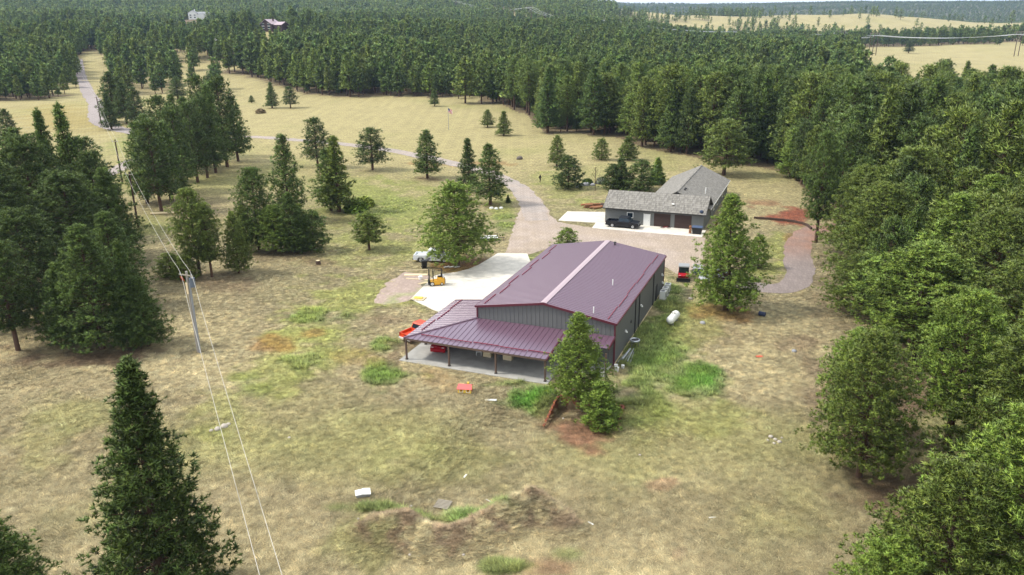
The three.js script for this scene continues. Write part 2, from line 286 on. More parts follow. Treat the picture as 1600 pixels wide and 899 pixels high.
const SP = (r, x, y, z, sx = 1, sy = 1, sz = 1, n = 16) => { const g = new THREE.SphereGeometry(r, n, Math.max(6, n * 0.6 | 0)); g.scale(sx, sy, sz); g.translate(x, y, z); return g; };
function mesh3(pos, idx) { const g = new THREE.BufferGeometry(); g.setAttribute('position', new THREE.Float32BufferAttribute(pos.flat(), 3)); g.setIndex(idx.flat()); return flat(g.toNonIndexed()); }
function hull8(b, t) { return mesh3([...b, ...t], [[0, 2, 1], [0, 3, 2], [4, 5, 6], [4, 6, 7], [0, 1, 5], [0, 5, 4], [1, 2, 6], [1, 6, 5], [2, 3, 7], [2, 7, 6], [3, 0, 4], [3, 4, 7]]); }
function quad(a, b, c, d) { const g = mesh3([a, b, c, d], [[0, 1, 2], [0, 2, 3]]); g.setAttribute('uv', new THREE.Float32BufferAttribute([0, 0, 1, 0, 1, 1, 0, 0, 1, 1, 0, 1], 2)); return g; }
function panel(a, b, c, d, th = 0.05) {   // a board: quad with thickness below its face
  const A = new THREE.Vector3(...a), n = new THREE.Vector3(...b).sub(A).cross(new THREE.Vector3(...d).sub(A)).normalize().multiplyScalar(th), dn = (p) => [p[0] - n.x, p[1] - n.y, p[2] - n.z];
  const g = hull8([a, b, c, d].map(dn), [a, b, c, d]);
  const p = g.attributes.position, N = g.attributes.normal, u = new Float32Array(p.count * 2);
  for (let i = 0; i < p.count; i++) { const x = p.getX(i), y = p.getY(i), z = p.getZ(i); if (Math.abs(N.getX(i)) > 0.7) { u[i * 2] = z; u[i * 2 + 1] = y; } else { u[i * 2] = x; u[i * 2 + 1] = Math.abs(N.getY(i)) > 0.95 ? z : z * 0.7 + y * 0.7; } }
  g.setAttribute('uv', new THREE.BufferAttribute(u, 2)); return g;
}
function extr(pts, depth, bevel = 0, holes = []) {
  const s = new THREE.Shape(pts.map((p) => new THREE.Vector2(p[0], p[1]))); for (const h of holes) s.holes.push(new THREE.Path(h.map((p) => new THREE.Vector2(p[0], p[1]))));
  const g = new THREE.ExtrudeGeometry(s, { depth: depth - bevel * 2, bevelEnabled: bevel > 0, bevelSize: bevel, bevelThickness: bevel, bevelSegments: 2, curveSegments: 10 }); g.translate(0, 0, -depth / 2 + bevel); return g;
}
function ribbed(s0, s1, pitch, A, Bf, nrm, rib = 0.04, rw = 0.05) {   // one folded metal sheet: ribs run from A(s) to B(s)
  const s = [], hgt = []; const n = Math.max(1, Math.round((s1 - s0) / pitch)), p = (s1 - s0) / n;
  for (let i = 0; i < n; i++) { const c = s0 + i * p; s.push(c, c + p - rw * 2, c + p - rw * 1.5, c + p - rw * 0.5); hgt.push(0, 0, rib, rib); }
  s.push(s1); hgt.push(0);
  const pos = [], idx = [];
  s.forEach((q, i) => { const a = A(q), b = Bf(q); pos.push(a.map((c, k) => c + nrm[k] * hgt[i]), b.map((c, k) => c + nrm[k] * hgt[i])); if (i) idx.push([i * 2 - 2, i * 2, i * 2 + 1], [i * 2 - 2, i * 2 + 1, i * 2 - 1]); });
  return mesh3(pos, idx);
}
const tube = (pts, r, n = 40, seg = 5) => new THREE.TubeGeometry(new THREE.CatmullRomCurve3(pts), n, r, seg);
function bumpy(r, seed, sy = 0.7, n = 10, amp = 0.5) { const g = new THREE.SphereGeometry(r, n, n * 0.7 | 0), p = g.attributes.position; for (let i = 0; i < p.count; i++) { const x = p.getX(i), y = p.getY(i), z = p.getZ(i), k = 1 + amp * (fbm(x / r * 1.1 + seed, (y + z * 0.7) / r * 1.1 + seed * 1.7, 2, 9) - 0.5); p.setXYZ(i, x * k, y * k * sy, z * k); } g.computeVertexNormals(); return g; }

// ---------------------------------------------------------------- ground
{
  const axis = (lo, hi, step, far0, far1, k) => { const a = []; for (let x = lo; x <= hi; x += step) a.push(x); let s = step, x = a[a.length - 1]; while (x < far1) { s *= k; x += s; a.push(x); } s = step; x = a[0]; const b = []; while (x > far0) { s *= k; x -= s; b.unshift(x); } return b.concat(a); };
  const xs = axis(-62, 62, 0.42, -9000, 9000, 1.022), zs = axis(-128, -36, 0.42, -9500, 400, 1.022), nx = xs.length, nz = zs.length;
  const pos = new Float32Array(nx * nz * 3), col = new Float32Array(nx * nz * 3), uv = new Float32Array(nx * nz * 2), c = [0, 0, 0];
  for (let j = 0; j < nz; j++) for (let i = 0; i < nx; i++) {
    const o = j * nx + i, x = xs[i], z = zs[j]; pos[o * 3] = x; pos[o * 3 + 1] = height(x, z); pos[o * 3 + 2] = z; uv[o * 2] = x / 5; uv[o * 2 + 1] = z / 5;
    cover(x, z, c); col.set(c, o * 3);
  }
  const idx = new Uint32Array((nx - 1) * (nz - 1) * 6); let k = 0;
  for (let j = 0; j + 1 < nz; j++) for (let i = 0; i + 1 < nx; i++) { const a = j * nx + i, b = a + nx; idx[k++] = a; idx[k++] = b; idx[k++] = a + 1; idx[k++] = a + 1; idx[k++] = b; idx[k++] = b + 1; }
  const g = new THREE.BufferGeometry(); g.setAttribute('position', new THREE.BufferAttribute(pos, 3)); g.setAttribute('color', new THREE.BufferAttribute(col, 3)); g.setAttribute('uv', new THREE.BufferAttribute(uv, 2)); g.setIndex(new THREE.BufferAttribute(idx, 1)); g.computeVertexNormals();
  const m = new THREE.Mesh(g, mat.ground); m.name = 'ground'; m.userData.kind = 'structure'; scene.add(m);
  console.log('ground', nx, nz);
}

// ---------------------------------------------------------------- roads, gravel, concrete
function draped(g, lift, col) {          // colours by wear and washed-in soil
  const p = g.attributes.position, c = new Float32Array(p.count * 3);
  for (let i = 0; i < p.count; i++) { const x = p.getX(i), z = p.getZ(i); p.setY(i, height(x, z) + lift); const n = fbm(x * 0.25, z * 0.25, 4, 131), k = 0.85 + 0.35 * fbm(x * 1.1, z * 1.1, 3, 132); const t = col(x, z, n); c[i * 3] = t[0] * k; c[i * 3 + 1] = t[1] * k; c[i * 3 + 2] = t[2] * k; }
  g.setAttribute('color', new THREE.BufferAttribute(c, 3)); g.computeVertexNormals(); return g;
}
function roadMesh(name, r, lift, col) {
  const L = r.curve.getLength(), n = Math.min(1200, Math.ceil(L / 0.8)), pts = r.curve.getSpacedPoints(n), pos = [], uv = [], idx = [], K = 10;
  for (let i = 0; i <= n; i++) {
    const p = pts[i], q = pts[Math.min(n, i + 1)], o = pts[Math.max(0, i - 1)], dx = q.x - o.x, dz = q.z - o.z, l = Math.hypot(dx, dz) || 1, nx = -dz / l, nz = dx / l;
    for (let k = 0; k <= K; k++) { const e = (k / K - 0.5) * r.w * (1 + (k === 0 || k === K ? 0.22 * (fbm(i * 0.35, k * 9, 3, 141) - 0.5) * 2 : 0)), x = p.x + nx * e, z = p.z + nz * e; pos.push(x, 0, z); uv.push(x / 2, z / 2); if (i && k) { const a = (i - 1) * (K + 1) + k - 1, b = a + K + 1; idx.push(a, a + 1, b, a + 1, b + 1, b); } }
  }
  const g = new THREE.BufferGeometry(); g.setAttribute('position', new THREE.Float32BufferAttribute(pos, 3)); g.setAttribute('uv', new THREE.Float32BufferAttribute(uv, 2)); g.setIndex(idx);
  draped(g, lift, col); const m = new THREE.Mesh(g, mat.gravel); m.name = name; m.userData.kind = 'structure'; scene.add(m);
}
roadMesh('gravel_drive', roadLines.drive, 0.05, (x, z, n) => n > 0.5 ? [1.02, 0.98, 0.98] : [0.94, 0.93, 0.96]);
roadMesh('gravel_lane', roadLines.lane, 0.06, () => [0.9, 0.89, 0.98]);
roadMesh('gravel_loop', roadLines.loop, 0.024, (x, z, n) => { const [v, u] = toL(BO, x, z); const far = sstep(42, 58, u); return [lerp(0.66, 0.86, far * n * 1.6), lerp(0.62, 0.56, far * n * 1.6), lerp(0.66, 0.46, far * n * 1.6)]; });
function sheet(name, outline, lift, material, col, fuzz = 0.35) {
  const pts = []; outline.forEach((p, i) => { const q = outline[(i + 1) % outline.length], L = Math.hypot(q[0] - p[0], q[1] - p[1]), n = Math.max(1, Math.round(L / 0.7)); for (let k = 0; k < n; k++) { const x = lerp(p[0], q[0], k / n), z = lerp(p[1], q[1], k / n); pts.push([x + (fbm(x * 0.9, z * 0.9, 3, 151) - 0.5) * fuzz * 3, z + (fbm(x * 0.9 + 50, z * 0.9, 3, 152) - 0.5) * fuzz * 3]); } });
  // fill with a grid clipped to the outline so that colours can vary inside
  const s = new THREE.Shape(pts.map(([x, z]) => new THREE.Vector2(x, -z))); let g = new THREE.ShapeGeometry(s); g.rotateX(-Math.PI / 2);
  g = flat(g); for (let k = 0; k < 5; k++) g = split(g, 1.6);
  const p = g.attributes.position, uv = new Float32Array(p.count * 2); for (let i = 0; i < p.count; i++) { uv[i * 2] = p.getX(i) / 2; uv[i * 2 + 1] = p.getZ(i) / 2; } g.setAttribute('uv', new THREE.BufferAttribute(uv, 2));
  draped(g, lift, col); const m = new THREE.Mesh(g, material); m.name = name; m.userData.kind = 'structure'; scene.add(m); return m;
}
function split(g, max) {               // halve the longest edge of every triangle that is longer than max
  const p = g.attributes.position.array, out = [];
  for (let i = 0; i < p.length; i += 9) {
    const v = [0, 3, 6].map((k) => [p[i + k], p[i + k + 1], p[i + k + 2]]), d = (a, b) => Math.hypot(a[0] - b[0], a[2] - b[2]), e = [d(v[0], v[1]), d(v[1], v[2]), d(v[2], v[0])], k = e.indexOf(Math.max(...e));
    if (e[k] <= max) { out.push(...v.flat()); continue; }
    const a = v[k], b = v[(k + 1) % 3], c = v[(k + 2) % 3], m = [(a[0] + b[0]) / 2, 0, (a[2] + b[2]) / 2]; out.push(...a, ...m, ...c, ...m, ...b, ...c);
  }
  const q = new THREE.BufferGeometry(); q.setAttribute('position', new THREE.Float32BufferAttribute(out, 3)); return q;
}
sheet('gravel_yard', yardW, 0.032, mat.gravel, (x, z, n) => { const [v, u] = toL(BO, x, z), k = sstep(0.42, 0.62, n); return [lerp(1.06, 0.98, k), lerp(0.99, 0.9, k), lerp(0.95, 0.8, k)]; });
sheet('gravel_bed', gravelBedW, 0.02, mat.gravel, (x, z, n) => n > 0.62 ? [0.85, 0.95, 0.6] : [1.04, 0.92, 0.9]);
function slabMesh(name, outline, top, material, thick = 0.12) {
  const s = new THREE.Shape(outline.map(([x, z]) => new THREE.Vector2(x, -z))), g = new THREE.ExtrudeGeometry(s, { depth: thick, bevelEnabled: true, bevelSize: 0.015, bevelThickness: 0.015, bevelSegments: 1 });
  g.rotateX(-Math.PI / 2); g.translate(0, top - thick - 0.015, 0); const uv = g.attributes.uv, p = g.attributes.position; for (let i = 0; i < p.count; i++) uv.setXY(i, p.getX(i) / 4, p.getZ(i) / 4);
  return structure(name, g, material);
}
slabMesh('concrete_driveway', drivewayW, 0.07, mat.concrete);
slabMesh('porch_slab', [[-22.2, -6.9], [-5.1, -6.9], [-5.1, -3.2], [-0.2, -3.2], [-0.2, 0.2], [-15.9, 0.2], [-15.9, 6.5], [-22.2, 6.8]].map(([v, u]) => toW(BO, v, u)), 0.09, mat.slab, 0.25);
slabMesh('garage_apron', [[-19, -4.3], [0.1, -4.1], [0.1, 0.55], [-18, 0.55], [-18, 7.9], [-20.4, 8], [-27, 6.3], [-26.4, -1], [-19.4, -0.4]].map(([v, u]) => toW(GO, v, u)), 0.08, mat.concrete);
//@@STAGE2
// ---------------------------------------------------------------- metal barn with wrap-around porch (local x = v, z = -u)
{
  const W = 15.8, L = 26.2, He = 4.87, Hr = 6.16, w2 = W / 2;
  const b = thing('metal_barn', 'large grey metal barn with maroon ribbed roof and open wraparound porch', 'barn', BO[0], 0, BO[1], -HD);
  const wall = (name, a, c, hA, hB, n, pitch = 0.42) => part(b, name, ribbed(0, 1, pitch / Math.hypot(c[0] - a[0], c[1] - a[1]), (s) => [lerp(a[0], c[0], s), 0, lerp(a[1], c[1], s)], (s) => [lerp(a[0], c[0], s), typeof hA === 'function' ? hA(s) : lerp(hA, hB, s), lerp(a[1], c[1], s)], n, 0.03, 0.05 / Math.hypot(c[0] - a[0], c[1] - a[1])), mat.siding);
  const gable = (s) => He - 0.05 + (Hr - He) * (1 - Math.abs(s - 0.5) * 2);
  wall('front_wall', [-W, 0], [0, 0], gable, 0, [0, 0, 1], 0.5);
  wall('back_wall', [-W, -L], [0, -L], gable, 0, [0, 0, -1], 0.5);
  wall('side_wall', [0, 0], [0, -L], He - 0.05, He - 0.05, [1, 0, 0], 0.5);
  wall('side_wall', [-W, 0], [-W, -L], He - 0.05, He - 0.05, [-1, 0, 0], 0.5);
  const sl = Math.hypot(w2, Hr - He), nr = [(Hr - He) / sl, w2 / sl, 0], ov = 0.18;
  for (const s of [1, -1]) {
    const ex = s > 0 ? ov : -W - ov, ey = He - ov * (Hr - He) / w2;
    part(b, 'roof_slope', ribbed(-ov, L + ov, 0.45, (u) => s > 0 ? [ex, ey, -u] : [-w2, Hr, -u], (u) => s > 0 ? [-w2, Hr, -u] : [ex, ey, -u], [nr[0] * s, nr[1], 0], 0.07, 0.05), mat.maroon);
  }
  part(b, 'ridge_cap', [1, -1].map((s) => panel([-w2, Hr + 0.1, s > 0 ? ov : -L - ov], [-w2 + s * 0.34, Hr + 0.1 - 0.34 * (Hr - He) / w2, s > 0 ? ov : -L - ov], [-w2 + s * 0.34, Hr + 0.1 - 0.34 * (Hr - He) / w2, s > 0 ? -L - ov : ov], [-w2, Hr + 0.1, s > 0 ? -L - ov : ov], 0.05)), mat.cap);
  const ang = Math.atan2(Hr - He, w2);
  for (const z of [ov + 0.03, -L - ov - 0.03]) for (const s of [1, -1]) part(b, 'rake_trim', B(sl + ov + 0.02, 0.26, 0.06, -w2 + s * (w2 + ov) / 2, (He + Hr) / 2 - 0.1, z, 0, 0, -s * ang), mat.trim);
  for (const s of [1, -1]) part(b, 'eave_trim', B(0.1, 0.2, L + 2 * ov, s > 0 ? ov + 0.04 : -W - ov - 0.04, He - 0.14, -L / 2), mat.trim);
  for (const [x, z] of [[0.02, 0.02], [-W - 0.02, 0.02], [0.02, -L - 0.02], [-W - 0.02, -L - 0.02]]) part(b, 'corner_trim', B(0.16, He - 0.1, 0.16, x, He / 2 - 0.05, z), mat.trim);
  const onR = (x) => He + (Hr - He) * (1 - Math.abs(x + w2) / w2) + 0.07;
  for (let k = 0; k < 6; k++) part(b, 'snow_guard', B(0.07, 0.09, 4.0, -0.85 + (k % 2) * 0.12, onR(-0.85), -2.3 - k * 4.25, 0, 0, -ang), mat.railred);
  for (let k = 0; k < 7; k++) part(b, 'snow_guard', B(0.07, 0.09, 3.3, -W + 0.7 + (k % 2) * 0.35, onR(-W + 0.7 + (k % 2) * 0.35), -2 - k * 3.65, 0, 0, ang), mat.railred);
  for (const [x, z] of [[-3.0, -10.4], [-2.6, -0.9]]) part(b, 'vent_pipe', CY(0.06, 0.06, 0.7, x, onR(x) + 0.3, z), mat.white);
  part(b, 'vent_pipe', [CY(0.1, 0.1, 0.35, -6.6, onR(-6.6) + 0.15, -25.2), CY(0.2, 0.2, 0.1, -6.6, onR(-6.6) + 0.36, -25.2)], mat.dark);
  for (const z of [-9.4, -11.4, -19.4]) part(b, 'downspout', B(0.09, He - 0.25, 0.11, 0.08, He / 2 - 0.1, z), mat.dark);
  for (const [y, z] of [[2.6, -12.2], [2.2, -4.6], [2.7, -24.6], [1.4, -25.2]]) part(b, 'wall_lamp', [B(0.16, 0.24, 0.18, 0.12, y, z), CY(0.07, 0.1, 0.16, 0.24, y - 0.08, z)], mat.white);
  part(b, 'wall_vent', B(0.08, 0.3, 0.3, 0.06, 2.3, -7.4), mat.dark);
  part(b, 'base_trim', [B(0.05, 0.14, L, 0.05, 0.07, -L / 2)], mat.paleWood);
  for (const x of [-13.6, -9.2]) part(b, 'roll_door', ribbed(0, 3, 0.3, (s) => [x, 0.12 + s * 0.9, 0.05], (s) => [x + 3.2, 0.12 + s * 0.9, 0.05], [0, 0, 1], 0.02, 0.03), mat.offwhite);
  { const d = part(b, 'side_door', B(0.06, 2.1, 0.95, 0.06, 1.1, -21.6), mat.dark); part(d, 'handle', B(0.05, 0.05, 0.12, 0.11, 1.05, -21.95), mat.chrome); }
  // porch: hipped lean-to on the front and on the far side
  const J = 3.35, E = 2.62, D = 6.55, X0 = -W - 5.9, ZB = -6.4;
  const nf = [0, D / Math.hypot(D, J - E), (J - E) / Math.hypot(D, J - E)], nl = [-(J - E) / Math.hypot(5.9, J - E), 5.9 / Math.hypot(5.9, J - E), 0];
  const frontTop = (x) => x > -W ? [x, J, 0.06] : [x, lerp(J, E, (-W - x) / 5.9), D * (-W - x) / 5.9];
  part(b, 'porch_roof_front', ribbed(X0, -5.35, 0.58, (x) => [x, E, D], frontTop, nf, 0.05, 0.05), mat.maroon);
  part(b, 'porch_roof_corner', ribbed(-5.3, 0.05, 0.58, (x) => [x, lerp(J, E, 0.42), D * 0.42], (x) => [x, J, 0.06], nf, 0.05, 0.05), mat.maroon);
  part(b, 'porch_roof_side', ribbed(-6.4 - 0, D, 0.58, (z) => z > 0 ? [lerp(-W, X0, z / D), lerp(J, E, z / D), z] : [-W - 0.06, J, z], (z) => [X0, E, z], nl, 0.05, 0.05), mat.maroon);
  part(b, 'hip_cap', tube([new THREE.Vector3(-W, J + 0.05, 0.05), new THREE.Vector3(X0, E + 0.05, D)], 0.09, 2, 6), mat.maroon);
  part(b, 'porch_fascia', [B(-5.35 - X0, 0.2, 0.07, (X0 - 5.35) / 2, E - 0.12, D - 0.02), B(0.07, 0.2, D + 6.4, X0 + 0.03, E - 0.12, (D - 6.4) / 2)], mat.post);
  const tilt = Math.atan2(J - E, D);
  part(b, 'porch_rake_trim', B(0.08, 0.2, D + 0.1, -5.31, (J + E) / 2 - 0.09, D / 2, tilt), mat.trim); part(b, 'porch_rake_trim', B(0.08, 0.2, D * 0.42, 0.08, lerp(J, E, 0.21) - 0.09, D * 0.21, tilt), mat.trim); part(b, 'porch_rake_trim', B(5.9, 0.2, 0.08, -W - 2.95, (J + E) / 2 - 0.09, -6.42, 0, 0, Math.atan2(J - E, 5.9)), mat.trim);
  part(b, 'porch_ceiling', [panel([X0 + 0.1, E - 0.2, D - 0.1], [-5.45, E - 0.2, D - 0.1], [-5.45, J - 0.2, 0.1], [-W, J - 0.2, 0.1], 0.04), panel([X0 + 0.1, E - 0.2, D - 0.1], [-W, J - 0.2, 0.1], [-W - 0.1, J - 0.2, -6.3], [X0 + 0.1, E - 0.2, -6.3], 0.04)], mat.post);
  for (let k = 0; k < 5; k++) part(b, 'snow_guard', B(3.0, 0.08, 0.07, -18.6 + k * 3.1, lerp(J, E, 0.83) + 0.09, D * 0.83 + (k % 2) * 0.12, tilt), mat.railred);
  for (let k = 0; k < 3; k++) part(b, 'snow_guard', B(0.07, 0.08, 3.4, X0 + 1.0 + (k % 2) * 0.15, E + 0.2, 2.6 - k * 3.6, 0, 0, 0.12), mat.railred);
  for (const [x, z] of [[-21.5, 6.42], [-16.35, 6.42], [-10.95, 6.42], [-5.5, 6.42], [-21.5, 2.0], [-21.5, -2.2], [-21.5, -6.2], [-0.2, 2.6]]) { const p = part(b, 'post', B(0.17, E - 0.3, 0.17, x, E / 2 - 0.05, z), mat.post); part(p, 'post_base', B(0.26, 0.1, 0.26, x, 0.14, z), mat.dark); }
  part(b, 'back_door_trim', B(3.4, 3.2, 0.06, -8, 1.7, -L - 0.08), mat.siding);
}

// ---------------------------------------------------------------- garage and house in one building
{
  const h = thing('house', 'grey house with shingled roof and two brown garage doors', 'house', GO[0], 0, GO[1], -HD);
  const GW = 18.3, e = 2.88, r = 5.28, D = 8.8, x0 = -GW + 0.35, x1 = -0.4, f = -0.5;
  part(h, 'garage_wall', [extr([[f, 0], [f - 7.8, 0], [f - 7.8, e - 0.1], [-4.4, r - 0.22], [f, e - 0.1]].map(([a, b]) => [-a, b]), x1 - x0).rotateY(Math.PI / 2).translate((x0 + x1) / 2, 0, 0)], mat.house);
  for (let x = x0 + 0.3; x < x1; x += 0.4) if (!(x > -11 && x < -2.3) && !(x > -14.1 && x < -12.6)) part(h, 'siding_batten', B(0.05, e - 0.3, 0.025, x, e / 2 - 0.1, f + 0.012), mat.house);
  const sh = (a, b, c, d, t = 0.1) => panel(a, b, c, d, t);
  part(h, 'garage_roof', [sh([-GW, e, 0], [0, e, 0], [0, r, -4.4], [-GW, r, -4.4]), sh([0, e, -D], [-GW, e, -D], [-GW, r, -4.4], [0, r, -4.4])], mat.shingle);
  part(h, 'fascia', [B(GW, 0.16, 0.05, -GW / 2, e - 0.12, 0.02)], mat.dark);
  const an = Math.atan2(r - e, 4.4), rl = Math.hypot(4.4, r - e);
  for (const x of [0.02, -GW - 0.02]) for (const s of [1, -1]) part(h, 'rake_board', B(0.05, 0.18, rl, x, (e + r) / 2 - 0.12, -4.4 + s * 2.2, s * an), mat.dark);
  for (const [a, b] of [[-9.03, -6.14], [-5.4, -2.45]]) {
    const d = part(h, 'garage_door', B(b - a, 2.35, 0.06, (a + b) / 2, 1.25, f + 0.03), mat.brown);
    for (let k = 1; k < 4; k++) part(d, 'door_panel', B(b - a - 0.08, 0.5, 0.03, (a + b) / 2, 0.38 + (k - 0.5) * 0.585, f + 0.07), mat.brown);
    part(d, 'door_panel', B(b - a - 0.08, 0.5, 0.03, (a + b) / 2, 0.38 + 3.1 * 0.585, f + 0.07), mat.brown);
  }
  { const d = part(h, 'entry_door', B(1.0, 2.1, 0.08, -10.3, 1.13, f + 0.04), mat.white); part(d, 'handle', SP(0.05, -9.92, 1.05, f + 0.12), mat.chrome); part(d, 'door_frame', [B(0.1, 2.2, 0.1, -10.86, 1.14, f + 0.03), B(0.1, 2.2, 0.1, -9.74, 1.14, f + 0.03)], mat.white); }
  const win = (x, y, z, w, hh, side) => { const n = part(h, 'window', side ? B(0.05, hh, w, x, y, z) : B(w, hh, 0.05, x, y, z), mat.glass); part(n, 'frame', side ? [B(0.07, 0.12, w + 0.24, x, y + hh / 2 + 0.06, z), B(0.07, 0.12, w + 0.24, x, y - hh / 2 - 0.06, z), B(0.07, hh, 0.12, x, y, z - w / 2 - 0.06), B(0.07, hh, 0.12, x, y, z + w / 2 + 0.06)] : [B(w + 0.24, 0.12, 0.07, x, y + hh / 2 + 0.06, z), B(w + 0.24, 0.12, 0.07, x, y - hh / 2 - 0.06, z), B(0.12, hh, 0.07, x - w / 2 - 0.06, y, z), B(0.12, hh, 0.07, x + w / 2 + 0.06, y, z)], mat.white); };
  win(-13.35, 1.75, f + 0.03, 0.95, 0.8);
  part(h, 'roof_vent', [B(0.45, 0.2, 0.5, -6.0, 3.98, -1.7, -0.5)], mat.white);
  { const q = part(h, 'satellite_dish', put(new THREE.SphereGeometry(0.45, 16, 6, 0, Math.PI * 2, 0, 0.9), -0.8, 3.45, -0.5, 1.9, 0.4, 0), mat.blue); part(q, 'dish_arm', [CY(0.03, 0.03, 0.6, -0.8, 3.3, -0.6), CY(0.02, 0.02, 0.5, -0.8, 3.6, -0.25, 1.2)], mat.grey); }
  // house behind, ridge running back
  const H0 = -12.1, H1 = 0.1, hm = -6, hr = 5.62, he = 2.8, z0 = -5.0, z1 = -33.2;
  part(h, 'house_wall', extr([[H0 + 0.45, 0], [H1 - 0.45, 0], [H1 - 0.45, he], [hm, hr - 0.25], [H0 + 0.45, he]], 23.6).translate(0, 0, -9.2 - 11.8), mat.house);
  part(h, 'house_roof', [sh([H1, he, z0], [H1, he, z1], [hm, hr, z1], [hm, hr, z0]), sh([H0, he, z1], [H0, he, z0], [hm, hr, z0], [hm, hr, z1])], mat.shingle);
  part(h, 'ridge_shingle', B(0.3, 0.08, z0 - z1, hm, hr + 0.02, (z0 + z1) / 2), mat.shingle);
  part(h, 'eave_board', [B(0.05, 0.16, z0 - z1, H1 + 0.02, he - 0.1, (z0 + z1) / 2)], mat.white);
  for (const z of [-13, -17.5, -25]) win(H1 - 0.42, 1.6, z, 1.4, 1.1, true);
  for (const [x, z, s] of [[-2.1, -13, 0.5], [-2.4, -15.5, 0.35]]) part(h, 'vent_pipe', CY(0.09, 0.09, s * 2, x, lerp(hr, he, (x - hm) / 6.1) + s * 0.6, z), mat.white);
  for (const z of [-8.5, -9.6]) part(h, 'roof_vent', B(0.4, 0.18, 0.4, -5.2, 5.35, z, 0, 0, -0.43), mat.dark);
}
// ---------------------------------------------------------------- pines
const needleTints = ['#7c8f42', '#68803e', '#8ca64a', '#5a6f36', '#9cab50'].map((c) => new THREE.MeshPhysicalMaterial({ color: c, transmission: 0.22, specularIntensity: 0.4, vertexColors: true, roughness: 1, side: THREE.DoubleSide }));
const barkMat = new THREE.MeshStandardMaterial({ color: '#5a4436', roughness: 1, map: plainMap });
